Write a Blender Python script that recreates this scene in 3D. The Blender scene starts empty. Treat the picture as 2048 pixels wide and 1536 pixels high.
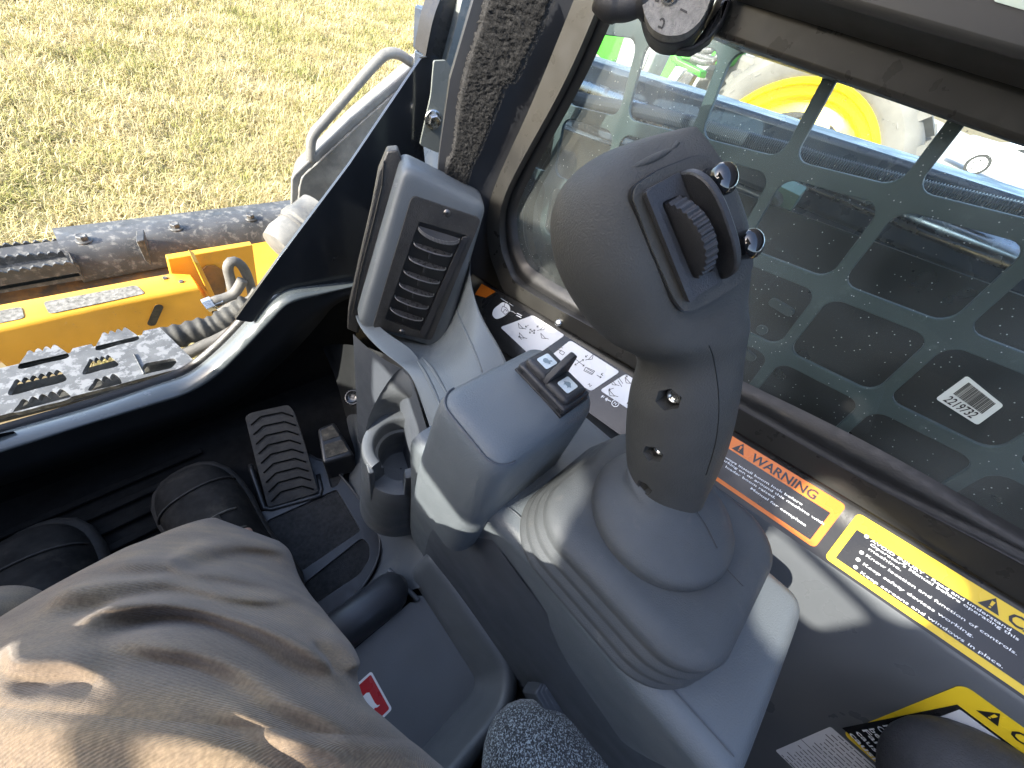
import bpy, bmesh, math, random
import numpy as np
from mathutils import Vector, Matrix
from mathutils.bvhtree import BVHTree

# ------------------------------------------------------------------ camera, sky, sun, exposure
SC = bpy.context.scene
COL = SC.collection
# camera at the operator's eye point = world origin; X right, Y forward, Z up (metres); 13 mm phone wide lens
RR = Vector((0.72080044, -0.64165758, 0.26214933))      # image right
RD = Vector((-0.40586957, -0.69730054, -0.59079764))    # image down
RF = Vector((0.56188666, 0.31944876, -0.76304382))      # view direction
FPX = 740.0
cam_d = bpy.data.cameras.new("camera")
cam_d.sensor_width = 36.0
cam_d.lens = FPX / 2048 * 36
cam_d.clip_start = 0.01
cam_d.clip_end = 500
cam = bpy.data.objects.new("camera", cam_d)
COL.objects.link(cam)
cam.matrix_world = Matrix((RR, -RD, -RF)).transposed().to_4x4()
SC.camera = cam

SUN = Vector((-0.83, 0.16, 0.55)).normalized()
w = bpy.data.worlds.new("World"); SC.world = w; w.use_nodes = True
nt = w.node_tree; nt.nodes.clear()
sky = nt.nodes.new("ShaderNodeTexSky"); sky.sky_type = 'NISHITA'; sky.sun_disc = False
sky.air_density = 0.75; sky.dust_density = 2.5; sky.ozone_density = 0.9
sky.sun_elevation = math.asin(SUN.z); sky.sun_rotation = math.atan2(SUN.x, SUN.y)
bg = nt.nodes.new("ShaderNodeBackground"); bg.inputs[1].default_value = 0.15
wo = nt.nodes.new("ShaderNodeOutputWorld")
nt.links.new(sky.outputs[0], bg.inputs[0]); nt.links.new(bg.outputs[0], wo.inputs[0])
sd = bpy.data.lights.new("sun", 'SUN'); sd.energy = 2.7; sd.angle = math.radians(0.5); sd.color = (1, 0.95, 0.86)
so = bpy.data.objects.new("sun", sd); COL.objects.link(so)
so.rotation_euler = (-SUN).to_track_quat('-Z', 'Y').to_euler()
SC.view_settings.view_transform = 'Standard'; SC.view_settings.look = 'None'
SC.view_settings.exposure = 2.4; SC.view_settings.gamma = 1.0
SC.render.engine = 'CYCLES'
SC.cycles.max_bounces = 10; SC.cycles.transparent_max_bounces = 12
SC.cycles.diffuse_bounces = 5; SC.cycles.glossy_bounces = 4
SC.cycles.use_denoising = True
SC.cycles.sample_clamp_indirect = 6.0
random.seed(5); RNG = np.random.default_rng(7)

# ------------------------------------------------------------------ helpers
def V(*a): return Vector(a)
def ray(px, py): return RR * (px - 1024) + RD * (py - 768) + RF * FPX
def onx(px, py, x): r = ray(px, py); return r * (x / r.x)
def ony(px, py, y): r = ray(px, py); return r * (y / r.y)
def onz(px, py, z): r = ray(px, py); return r * (z / r.z)
def ond(px, py, d): return ray(px, py) * (d / FPX)
def onp(px, py, p, n): r = ray(px, py); return r * (p.dot(n) / r.dot(n))
def lerp(a, b, t): return a + (b - a) * t

class Fr:
    """a plane with origin o, axes a and b, normal n = a x b"""
    def __init__(s, o, a, b):
        s.o = o; s.a = a.normalized(); n = s.a.cross(b).normalized(); s.n = n; s.b = n.cross(s.a)
    def P(s, a, b, h=0.0): return s.o + s.a * a + s.b * b + s.n * h
    def px(s, px, py, h=0.0):
        q = onp(px, py, s.o + s.n * h, s.n) - s.o
        return (q.dot(s.a), q.dot(s.b))
    def M(s): return Matrix((s.a, s.b, s.n)).transposed().to_4x4()

def px_of(p):
    x, y, z = p.dot(RR), p.dot(RD), p.dot(RF); return (1024 + x / z * FPX, 768 + y / z * FPX)

MATS = {}
def mat(name, col, rough=0.5, metal=0.0, var=0.12, vscale=6.0, bump=0.0, bscale=300.0, spec=0.5, col2=None, c2scale=20.0, c2lo=0.5, c2hi=0.62, coat=0.0, aniso_stretch=None, rvar=0.1, sheen=0.0, btype='noise'):
    if name in MATS: return MATS[name]
    m = bpy.data.materials.new(name); m.use_nodes = True
    nt = m.node_tree; b = nt.nodes["Principled BSDF"]; L = nt.links.new
    tc = nt.nodes.new("ShaderNodeTexCoord")
    co = tc.outputs["Object"]
    if aniso_stretch:
        mp = nt.nodes.new("ShaderNodeMapping"); mp.inputs["Scale"].default_value = aniso_stretch
        L(co, mp.inputs[0]); co = mp.outputs[0]
    n1 = nt.nodes.new("ShaderNodeTexNoise"); n1.inputs["Scale"].default_value = vscale; n1.inputs["Detail"].default_value = 5
    L(co, n1.inputs["Vector"])
    mr = nt.nodes.new("ShaderNodeMapRange"); mr.inputs["To Min"].default_value = 1 - var; mr.inputs["To Max"].default_value = 1 + var
    mr.inputs["From Min"].default_value = 0.3; mr.inputs["From Max"].default_value = 0.7
    L(n1.outputs[0], mr.inputs[0])
    mx = nt.nodes.new("ShaderNodeMix"); mx.data_type = 'RGBA'; mx.blend_type = 'MULTIPLY'; mx.inputs[0].default_value = 1
    mx.inputs[6].default_value = (*col, 1)
    L(mr.outputs[0], mx.inputs[7])
    out = mx.outputs[2]
    if col2:
        n2 = nt.nodes.new("ShaderNodeTexNoise"); n2.inputs["Scale"].default_value = c2scale; n2.inputs["Detail"].default_value = 6
        n2.inputs["Roughness"].default_value = 0.65
        L(co, n2.inputs["Vector"])
        m2 = nt.nodes.new("ShaderNodeMapRange"); m2.inputs["From Min"].default_value = c2lo; m2.inputs["From Max"].default_value = c2hi
        L(n2.outputs[0], m2.inputs[0])
        mx2 = nt.nodes.new("ShaderNodeMix"); mx2.data_type = 'RGBA'
        L(m2.outputs[0], mx2.inputs[0]); L(out, mx2.inputs[6]); mx2.inputs[7].default_value = (*col2, 1)
        out = mx2.outputs[2]
    L(out, b.inputs["Base Color"])
    b.inputs["Metallic"].default_value = metal
    b.inputs["Specular IOR Level"].default_value = spec
    b.inputs["Coat Weight"].default_value = coat
    b.inputs["Coat Roughness"].default_value = 0.08
    if sheen:
        b.inputs["Sheen Weight"].default_value = sheen; b.inputs["Sheen Roughness"].default_value = 0.5
    r1 = nt.nodes.new("ShaderNodeMapRange"); r1.inputs["To Min"].default_value = max(0.02, rough - rvar); r1.inputs["To Max"].default_value = min(1, rough + rvar)
    r1.inputs["From Min"].default_value = 0.3; r1.inputs["From Max"].default_value = 0.7
    n3 = nt.nodes.new("ShaderNodeTexNoise"); n3.inputs["Scale"].default_value = vscale * 3.7; n3.inputs["Detail"].default_value = 4
    L(co, n3.inputs["Vector"]); L(n3.outputs[0], r1.inputs[0]); L(r1.outputs[0], b.inputs["Roughness"])
    if bump:
        bn = nt.nodes.new("ShaderNodeBump"); bn.inputs["Strength"].default_value = bump; bn.inputs["Distance"].default_value = 0.001
        if btype == 'voronoi':
            tx = nt.nodes.new("ShaderNodeTexVoronoi"); tx.inputs["Scale"].default_value = bscale
        else:
            tx = nt.nodes.new("ShaderNodeTexNoise"); tx.inputs["Scale"].default_value = bscale; tx.inputs["Detail"].default_value = 3
        L(co, tx.inputs["Vector"]); L(tx.outputs[0], bn.inputs["Height"]); L(bn.outputs[0], b.inputs["Normal"])
    MATS[name] = m
    return m

# base materials
M_GREY = mat("console_plastic", (0.110, 0.125, 0.135), 0.42, var=0.06, bump=0.35, bscale=900, spec=0.5)
M_GREYD = mat("floor_moulding_plastic", (0.085, 0.093, 0.1), 0.42, var=0.18, vscale=9, bump=0.3, bscale=700, col2=(0.16, 0.155, 0.14), c2scale=14, c2lo=0.55, c2hi=0.8)
M_TRAY = mat("tray_plastic", (0.1, 0.108, 0.114), 0.42, var=0.1, vscale=9, bump=0.3, bscale=700)
M_SKIRT = mat("shaded_skirt_plastic", (0.06, 0.068, 0.08), 0.5, var=0.1, bump=0.3, bscale=700)  # console plastic darkened for the shaded skirt, reused on small dark parts
M_RUB = mat("grip_rubber", (0.050, 0.050, 0.046), 0.62, var=0.14, vscale=14, bump=0.45, bscale=1100, spec=0.4)
M_GAIT = mat("gaiter_rubber", (0.066, 0.072, 0.076), 0.6, var=0.08, vscale=20, bump=0.35, bscale=1300, spec=0.4, col2=(0.12, 0.115, 0.105), c2scale=60, c2lo=0.62, c2hi=0.9)
M_BLK = mat("black_plastic", (0.028, 0.028, 0.03), 0.42, var=0.15, vscale=30, bump=0.35, bscale=1500)
M_BLKM = mat("black_pebbled_plastic", (0.032, 0.031, 0.029), 0.5, var=0.3, vscale=60, bump=0.6, bscale=800, col2=(0.08, 0.075, 0.065), c2scale=500, c2lo=0.58, c2hi=0.72)
M_GLOSS = mat("gloss_black_button", (0.006, 0.006, 0.007), 0.06, var=0.0, rvar=0.02, spec=0.6, coat=1.0)
M_PAINT = mat("black_frame_paint", (0.028, 0.027, 0.024), 0.33, var=0.2, vscale=14, bump=0.08, bscale=250, col2=(0.06, 0.055, 0.045), c2scale=90, c2lo=0.64, c2hi=0.78)
M_PGLOSS = mat("gloss_black_paint", (0.024, 0.026, 0.028), 0.16, var=0.2, vscale=9, rvar=0.05, coat=0.5)
M_SEAL = mat("rubber_seal", (0.012, 0.012, 0.012), 0.38, var=0.2, vscale=40, bump=0.2, bscale=500)
M_SILL = mat("grey_gloss_paint", (0.085, 0.097, 0.1), 0.22, var=0.08, vscale=10, coat=0.4)
M_FLNG = mat("grey_green_flange_paint", (0.19, 0.205, 0.19), 0.3, var=0.08, vscale=10, coat=0.3)
M_CARPET = mat("carpet_felt", (0.012, 0.0115, 0.011), 0.95, var=0.6, vscale=180, bump=1.0, bscale=420, sheen=0.05, col2=(0.032, 0.031, 0.029), c2scale=260, c2lo=0.55, c2hi=0.72)
M_FLOOR = mat("black_rubber_floor", (0.006, 0.006, 0.006), 0.85, spec=0.2, var=0.3, vscale=20, bump=0.3, bscale=300)
M_MAT = mat("mat_pad_rubber", (0.011, 0.011, 0.011), 0.8, var=0.4, vscale=45, bump=0.7, bscale=600, col2=(0.03, 0.028, 0.025), c2scale=35, c2lo=0.58, c2hi=0.8)
M_MATF = mat("mat_frame_plastic", (0.022, 0.0225, 0.0235), 0.38, var=0.25, vscale=25, bump=0.2, bscale=700)
M_CHROME = mat("zinc_plated_steel", (0.62, 0.62, 0.6), 0.25, metal=1.0, var=0.15, vscale=60)
M_WHITE = mat("white_print", (0.78, 0.79, 0.79), 0.35, var=0.03)
M_INK = mat("black_print", (0.012, 0.012, 0.012), 0.35, var=0.05)
M_DECK = mat("black_decal_film", (0.014, 0.014, 0.014), 0.22, var=0.05, bump=0.05)
M_ORNG = mat("orange_print", (0.72, 0.17, 0.012), 0.3, var=0.03)
M_YELL = mat("yellow_print", (0.72, 0.5, 0.02), 0.3, var=0.03)
M_RED = mat("red_print", (0.42, 0.012, 0.016), 0.3, var=0.03)
M_LGREY = mat("silver_decal_film", (0.6, 0.61, 0.62), 0.3, var=0.03)
M_YPAINT = mat("yellow_machine_paint", (0.74, 0.37, 0.028), 0.4, var=0.18, vscale=5, bump=0.1, bscale=90, col2=(0.4, 0.25, 0.06), c2scale=7, c2lo=0.6, c2hi=0.85)
M_DIRT = mat("dirty_orange_steel", (0.21, 0.1, 0.02), 0.75, var=0.5, vscale=9, bump=0.4, bscale=60, col2=(0.07, 0.05, 0.03), c2scale=12, c2lo=0.42, c2hi=0.6)
M_BSTEEL = mat("weathered_black_steel", (0.06, 0.06, 0.06), 0.42, var=0.4, vscale=16, bump=0.3, bscale=120, col2=(0.22, 0.21, 0.19), c2scale=60, c2lo=0.52, c2hi=0.7)
M_GALV = mat("galvanised_steel", (0.095, 0.098, 0.1), 0.5, metal=0.1, var=0.25, vscale=40, bump=0.1, bscale=120, col2=(0.2, 0.205, 0.21), c2scale=55, c2lo=0.5, c2hi=0.56)
M_GRIPT = mat("grip_tape", (0.17, 0.165, 0.15), 0.95, var=0.5, vscale=120, bump=1.0, bscale=300)
M_ARM = mat("dusty_grey_arm_paint", (0.13, 0.13, 0.125), 0.5, var=0.25, vscale=9, bump=0.15, bscale=90, col2=(0.24, 0.235, 0.215), c2scale=12, c2lo=0.45, c2hi=0.7)
M_HOSE = mat("dusty_hose_rubber", (0.13, 0.125, 0.115), 0.7, var=0.3, vscale=30, bump=0.2, bscale=200)
M_BOOM = mat("navy_boom_paint", (0.032, 0.045, 0.066), 0.3, var=0.3, vscale=7, col2=(0.06, 0.068, 0.075), c2scale=18, c2lo=0.52, c2hi=0.8)
M_SCREEN = mat("screen_steel_paint", (0.032, 0.045, 0.046), 0.5, var=0.15, vscale=12, col2=(0.08, 0.1, 0.09), c2scale=60, c2lo=0.6, c2hi=0.8)
M_STEELT = mat("chromed_rod", (0.5, 0.5, 0.5), 0.25, metal=1.0, var=0.2, vscale=20, col2=(0.2, 0.09, 0.03), c2scale=22, c2lo=0.62, c2hi=0.75)
M_GREEN = mat("green_tractor_paint", (0.045, 0.3, 0.02), 0.35, var=0.08)
M_TYRE = mat("dusty_tyre", (0.16, 0.15, 0.135), 0.85, var=0.25, vscale=5, bump=0.4, bscale=40)
M_RIM = mat("yellow_rim_paint", (0.75, 0.55, 0.012), 0.35, var=0.05)
M_TGREY = mat("tractor_grey_parts", (0.25, 0.25, 0.24), 0.6, var=0.3, vscale=6)
M_CARW = mat("white_car_paint", (0.8, 0.8, 0.8), 0.25, var=0.02)
M_GLASSD = mat("dark_car_glass", (0.02, 0.025, 0.03), 0.08, var=0.0)
M_LEATH = mat("boot_leather", (0.011, 0.010, 0.009), 0.85, spec=0.2, var=0.5, vscale=30, bump=0.5, bscale=160, col2=(0.04, 0.035, 0.028), c2scale=25, c2lo=0.55, c2hi=0.8)
M_SOLE = mat("boot_sole_rubber", (0.02, 0.018, 0.016), 0.8, var=0.3, vscale=40)
M_SKIN = mat("skin", (0.5, 0.3, 0.22), 0.5)

def addobj(name, me, parent=None, M=None):
    o = bpy.data.objects.new(name, me); COL.objects.link(o)
    if parent is not None:
        o.parent = parent
        # parents are only ever translated, so undo that by hand
        p = parent; off = Vector((0, 0, 0))
        while p is not None:
            off += p.location; p = p.parent if False else None
        o.matrix_parent_inverse = Matrix.Translation(-parent_world(parent))
    return o
def parent_world(p):
    return Vector(p.get("_w", (0, 0, 0)))
def mesh(name, vs, fs, m, parent=None, smooth=False, bevel=0.0, seg=2, sub=0, mats=None, angle=None):
    me = bpy.data.meshes.new(name)
    me.from_pydata([tuple(v) for v in vs], [], [tuple(f) for f in fs]); me.validate()
    if mats:
        for q in mats: me.materials.append(q)
    else:
        me.materials.append(m)
    bm = bmesh.new(); bm.from_mesh(me); bmesh.ops.recalc_face_normals(bm, faces=bm.faces); bm.to_mesh(me); bm.free()
    if smooth:
        for p in me.polygons: p.use_smooth = True
    o = addobj(name, me, parent)
    if bevel:
        b = o.modifiers.new("b", 'BEVEL'); b.width = bevel; b.segments = seg; b.limit_method = 'ANGLE'; b.angle_limit = math.radians(35)
        b.harden_normals = False
        for p in me.polygons: p.use_smooth = True
        if hasattr(me, "set_sharp_from_angle"): me.set_sharp_from_angle(angle=math.radians(60))
    if sub:
        s = o.modifiers.new("s", 'SUBSURF'); s.levels = sub; s.render_levels = sub
    if angle is not None:
        for p in me.polygons: p.use_smooth = True
        me.set_sharp_from_angle(angle=math.radians(angle))
    return o
def thing(name, label, cat, loc=(0, 0, 0), group=None):
    o = bpy.data.objects.new(name, None); COL.objects.link(o); o.empty_display_size = 0.02
    o.location = loc; o["_w"] = tuple(loc); tag(o, label, cat, group)
    return o
def tag(o, label, cat, group=None):
    o["label"] = label; o["category"] = cat
    if group: o["group"] = group
    return o
def struct(o): o["kind"] = "structure"; return o
def stuff(o): o["kind"] = "stuff"; return o

class MB:
    """collects pieces of ONE object"""
    def __init__(s): s.v = []; s.f = []
    def add(s, vs, fs):
        k = len(s.v); s.v += [Vector(v) for v in vs]; s.f += [tuple(i + k for i in f) for f in fs]; return s
    def prism(s, ring, vec):
        n = len(ring); vs = list(ring) + [p + vec for p in ring]
        fs = [tuple(range(n - 1, -1, -1)), tuple(range(n, 2 * n))] + [(i, (i + 1) % n, n + (i + 1) % n, n + i) for i in range(n)]
        return s.add(vs, fs)
    def box(s, o, a, b, c):
        r = [o, o + a, o + a + b, o + b]; return s.prism(r, c)
    def loft(s, rings, closed=True, cap0=False, cap1=False):
        n = len(rings[0]); vs = [p for r in rings for p in r]; fs = []
        for k in range(len(rings) - 1):
            for i in range(n if closed else n - 1):
                j = (i + 1) % n
                fs.append((k * n + i, k * n + j, (k + 1) * n + j, (k + 1) * n + i))
        if cap0: fs.append(tuple(range(n - 1, -1, -1)))
        if cap1: fs.append(tuple(range((len(rings) - 1) * n, len(rings) * n)))
        return s.add(vs, fs)
    def tube(s, path, r, n=10, caps=True):
        rs = r if isinstance(r, (list, tuple)) else [r] * len(path)
        rings = []; up = None
        for i, p in enumerate(path):
            t = (path[min(i + 1, len(path) - 1)] - path[max(i - 1, 0)]).normalized()
            if up is None: up = t.orthogonal().normalized()
            up = (up - t * up.dot(t)).normalized(); sd = t.cross(up)
            rings.append([p + (up * math.cos(2 * math.pi * k / n) + sd * math.sin(2 * math.pi * k / n)) * rs[i] for k in range(n)])
        return s.loft(rings, True, caps, caps)
    def lathe(s, o, ax, prof, n=24, cap0=True, cap1=True):
        ax = ax.normalized(); u = ax.orthogonal().normalized(); v = ax.cross(u)
        rings = [[o + ax * h + (u * math.cos(2 * math.pi * k / n) + v * math.sin(2 * math.pi * k / n)) * r for k in range(n)] for r, h in prof]
        return s.loft(rings, True, cap0, cap1)
    def build(s, name, m, parent=None, **k): return mesh(name, s.v, s.f, m, parent, **k)

def cr(pts, per=6, closed=False):
    """Catmull-Rom through points (tuples or vectors)"""
    P = [Vector(p) for p in pts]; n = len(P); out = []
    rng = n if closed else n - 1
    for i in range(rng):
        if closed: a, b, c, d = P[(i - 1) % n], P[i], P[(i + 1) % n], P[(i + 2) % n]
        else: a, b, c, d = P[max(i - 1, 0)], P[i], P[i + 1], P[min(i + 2, n - 1)]
        for k in range(per):
            t = k / per
            out.append(0.5 * ((2 * b) + (c - a) * t + (2 * a - 5 * b + 4 * c - d) * t * t + (3 * b - a - 3 * c + d) * t ** 3))
    if not closed: out.append(P[-1])
    return out
def resample(P, n, closed=False):
    Q = list(P) + ([P[0]] if closed else [])
    L = [0.0]
    for i in range(1, len(Q)): L.append(L[-1] + (Q[i] - Q[i - 1]).length)
    out = []; m = n if closed else n - 1; j = 0
    for i in range(n):
        t = L[-1] * i / m
        while j < len(L) - 2 and L[j + 1] < t: j += 1
        d = L[j + 1] - L[j]
        out.append(Q[j].lerp(Q[j + 1], 0 if d < 1e-12 else (t - L[j]) / d))
    return out
def rrect(cx, cy, wd, ht, r, n=5):
    out = []
    for sx, sy, a0 in ((1, 1, 0), (-1, 1, 90), (-1, -1, 180), (1, -1, 270)):
        for k in range(n + 1):
            a = math.radians(a0 + 90 * k / n)
            out.append((cx + sx * (wd / 2 - r) + r * math.cos(a), cy + sy * (ht / 2 - r) + r * math.sin(a)))
    return out
def rpoly(pts, r, n=4):
    """round the corners of a 2D polygon"""
    out = []; P = [Vector(p).to_2d() if len(p) > 2 else Vector(p) for p in pts]; N = len(P)
    for i in range(N):
        a, b, c = P[i - 1], P[i], P[(i + 1) % N]
        d1, d2 = (a - b), (c - b); l1, l2 = d1.length, d2.length
        q = min(r, l1 * 0.45, l2 * 0.45)
        p1, p2 = b + d1 * (q / l1), b + d2 * (q / l2)
        for k in range(n + 1):
            t = k / n
            out.append(tuple(p1 * (1 - t) ** 2 + b * (2 * t * (1 - t)) + p2 * t * t))
    return out
def plate(name, fr, outer, holes, th, m, parent=None, bevel=0.0, h0=0.0, **k):
    """flat plate with holes, th thick below height h0 of frame fr"""
    bm = bmesh.new(); es = []
    for loop in [outer] + list(holes):
        vs = [bm.verts.new((p[0], p[1], 0)) for p in loop]
        es += [bm.edges.new((vs[i], vs[(i + 1) % len(vs)])) for i in range(len(vs))]
    r = bmesh.ops.triangle_fill(bm, use_beauty=True, use_dissolve=False, edges=es)
    if th:
        ret = bmesh.ops.extrude_face_region(bm, geom=bm.faces[:])
        for v in ret["geom"]:
            if isinstance(v, bmesh.types.BMVert): v.co.z = -th
    bmesh.ops.recalc_face_normals(bm, faces=bm.faces)
    me = bpy.data.meshes.new(name); bm.to_mesh(me); bm.free()
    me.transform(Matrix.Translation(fr.o + fr.n * h0) @ fr.M()); me.materials.append(m)
    o = addobj(name, me, parent)
    for p in me.polygons: p.use_smooth = True
    me.set_sharp_from_angle(angle=math.radians(40))
    if bevel:
        b = o.modifiers.new("b", 'BEVEL'); b.width = bevel; b.segments = 2; b.limit_method = 'ANGLE'; b.angle_limit = math.radians(50)
    return o
def text(name, s, fr, p0, p1, hgt, m, parent, h=0.0006, bold=0.012, name_mesh=None):
    """text on frame fr: baseline from local p0 to p1, letter height hgt"""
    c = bpy.data.curves.new(name, 'FONT'); c.body = s; c.size = 1; c.offset = bold; c.resolution_u = 2
    t = bpy.data.objects.new(name, c); COL.objects.link(t)
    bpy.context.view_layer.update()
    dg = bpy.context.evaluated_depsgraph_get()
    me = bpy.data.meshes.new_from_object(t.evaluated_get(dg)); bpy.data.objects.remove(t)
    xs = [v.co.x for v in me.vertices]; x0, x1 = min(xs), max(xs)
    a, b = Vector(p0), Vector(p1); d = b - a; L = d.length; d.normalize()
    sx = L / (x1 - x0); sy = hgt / 0.72
    for v in me.vertices:
        u, q = (v.co.x - x0) * sx, v.co.y * sy
        loc = fr.P(a.x + d.x * u - d.y * q, a.y + d.y * u + d.x * q, h)
        v.co = loc
    me.materials.append(m)
    return addobj(name, me, parent)
def flat(name, fr, pts, m, parent, h=0.0004, th=0.0002):
    return MB().prism([fr.P(p[0], p[1], h) for p in pts], fr.n * -th).build(name, m, parent)
def line2(p, q, wd):
    p, q = Vector(p), Vector(q); d = (q - p).normalized(); s = Vector((-d.y, d.x)) * wd / 2
    return [p + s, p - s, q - s, q + s]
def lines(name, fr, segs, wd, m, parent, h=0.0006):
    b = MB()
    for pl in segs:
        for i in range(len(pl) - 1):
            b.prism([fr.P(q[0], q[1], h) for q in line2(pl[i], pl[i + 1], wd)], fr.n * -0.0001)
    return b.build(name, m, parent)
def bvh(o):
    bpy.context.view_layer.update(); dg = bpy.context.evaluated_depsgraph_get()
    return BVHTree.FromObject(o, dg)
def copy_tree(o, parent=None, off=Vector((0, 0, 0))):
    c = o.copy(); COL.objects.link(c)
    if parent is not None: c.parent = parent
    else:
        c.location = o.location + off; c["_w"] = tuple(Vector(o.get("_w", (0, 0, 0))) + off)
    for ch in [x for x in bpy.data.objects if x.parent == o]: copy_tree(ch, c)
    return c
def apply_bool(o, cutters):
    for c in cutters:
        b = o.modifiers.new("x", 'BOOLEAN'); b.object = c; b.operation = 'DIFFERENCE'; b.solver = 'EXACT'
    bpy.context.view_layer.update(); dg = bpy.context.evaluated_depsgraph_get()
    me = bpy.data.meshes.new_from_object(o.evaluated_get(dg)); o.modifiers.clear(); o.data = me
    for c in cutters: bpy.data.objects.remove(c)

def glass_mat(name, tint, dust=0.25, dscale=260.0, refl=0.5, film=0.04):
    m = bpy.data.materials.new(name); m.use_nodes = True; nt = m.node_tree; nt.nodes.clear(); L = nt.links.new
    out = nt.nodes.new("ShaderNodeOutputMaterial"); tr = nt.nodes.new("ShaderNodeBsdfTransparent"); tr.inputs[0].default_value = (*tint, 1)
    gl = nt.nodes.new("ShaderNodeBsdfGlossy"); gl.inputs["Roughness"].default_value = 0.02
    fr = nt.nodes.new("ShaderNodeFresnel"); fr.inputs[0].default_value = 1.45
    mu = nt.nodes.new("ShaderNodeMath"); mu.operation = 'MULTIPLY'; mu.inputs[1].default_value = refl; L(fr.outputs[0], mu.inputs[0])
    m1 = nt.nodes.new("ShaderNodeMixShader"); L(mu.outputs[0], m1.inputs[0]); L(tr.outputs[0], m1.inputs[1]); L(gl.outputs[0], m1.inputs[2])
    df = nt.nodes.new("ShaderNodeBsdfDiffuse"); df.inputs[0].default_value = (0.55, 0.6, 0.57, 1)
    tl = nt.nodes.new("ShaderNodeBsdfTranslucent"); tl.inputs[0].default_value = (0.55, 0.6, 0.57, 1)
    ad = nt.nodes.new("ShaderNodeMixShader"); ad.inputs[0].default_value = 0.5; L(df.outputs[0], ad.inputs[1]); L(tl.outputs[0], ad.inputs[2])
    tc = nt.nodes.new("ShaderNodeTexCoord")
    vo = nt.nodes.new("ShaderNodeTexVoronoi"); vo.inputs["Scale"].default_value = dscale; L(tc.outputs["Object"], vo.inputs["Vector"])
    mr = nt.nodes.new("ShaderNodeMapRange"); mr.inputs["From Min"].default_value = 0.16; mr.inputs["From Max"].default_value = 0.06
    mr.inputs["To Max"].default_value = 1.0; L(vo.outputs["Distance"], mr.inputs[0])
    # only some cells carry a speck
    sp = nt.nodes.new("ShaderNodeSeparateColor"); L(vo.outputs["Color"], sp.inputs[0])
    gt = nt.nodes.new("ShaderNodeMath"); gt.operation = 'GREATER_THAN'; gt.inputs[1].default_value = 0.55; L(sp.outputs[0], gt.inputs[0])
    mm = nt.nodes.new("ShaderNodeMath"); mm.operation = 'MULTIPLY'; L(mr.outputs[0], mm.inputs[0]); L(gt.outputs[0], mm.inputs[1])
    no = nt.nodes.new("ShaderNodeTexNoise"); no.inputs["Scale"].default_value = 9; no.inputs["Detail"].default_value = 5; L(tc.outputs["Object"], no.inputs["Vector"])
    mf = nt.nodes.new("ShaderNodeMapRange"); mf.inputs["From Min"].default_value = 0.35; mf.inputs["From Max"].default_value = 0.75; mf.inputs["To Min"].default_value = film * 0.3; mf.inputs["To Max"].default_value = film * 1.7
    L(no.outputs[0], mf.inputs[0])
    m3 = nt.nodes.new("ShaderNodeMath"); m3.operation = 'MULTIPLY_ADD'; m3.inputs[1].default_value = dust; L(mm.outputs[0], m3.inputs[0]); L(mf.outputs[0], m3.inputs[2])
    m2 = nt.nodes.new("ShaderNodeMixShader"); L(m3.outputs[0], m2.inputs[0]); L(m1.outputs[0], m2.inputs[1]); L(ad.outputs[0], m2.inputs[2])
    L(m2.outputs[0], out.inputs[0])
    return m
M_GLASS = glass_mat("tinted_side_glass", (0.83, 0.93, 0.92), dust=0.6, dscale=260, refl=0.8, film=0.12)
M_GLASSF = glass_mat("front_door_glass", (0.95, 0.97, 0.96), dust=0.15, dscale=160, refl=0.4, film=0.015)

# ================================================================== GROUND
GZ = -1.45
# ground sheet to the horizon, worn brown turf soil
M_SOIL = mat("turf_soil", (0.13, 0.095, 0.045), 0.95, var=0.35, vscale=1.3, bump=0.6, bscale=40, col2=(0.24, 0.19, 0.09), c2scale=3, c2lo=0.4, c2hi=0.62)
M_GRAVEL = mat("pale_gravel", (0.42, 0.4, 0.37), 0.95, var=0.25, vscale=20, bump=0.8, bscale=60)
struct(mesh("ground", [(-150, -150, GZ), (150, -150, GZ), (150, 150, GZ), (-150, 150, GZ)], [(0, 1, 2, 3)], M_SOIL))
gv = [(2.05, -60), (60, -60), (60, 60), (9, 60), (5.2, 5), (2.9, 2.2), (2.3, 1.62), (2.02, 1.2)]
struct(mesh("gravel_yard", [(x, y, GZ + 0.006) for x, y in gv], [tuple(range(len(gv)))], M_GRAVEL))

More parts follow.
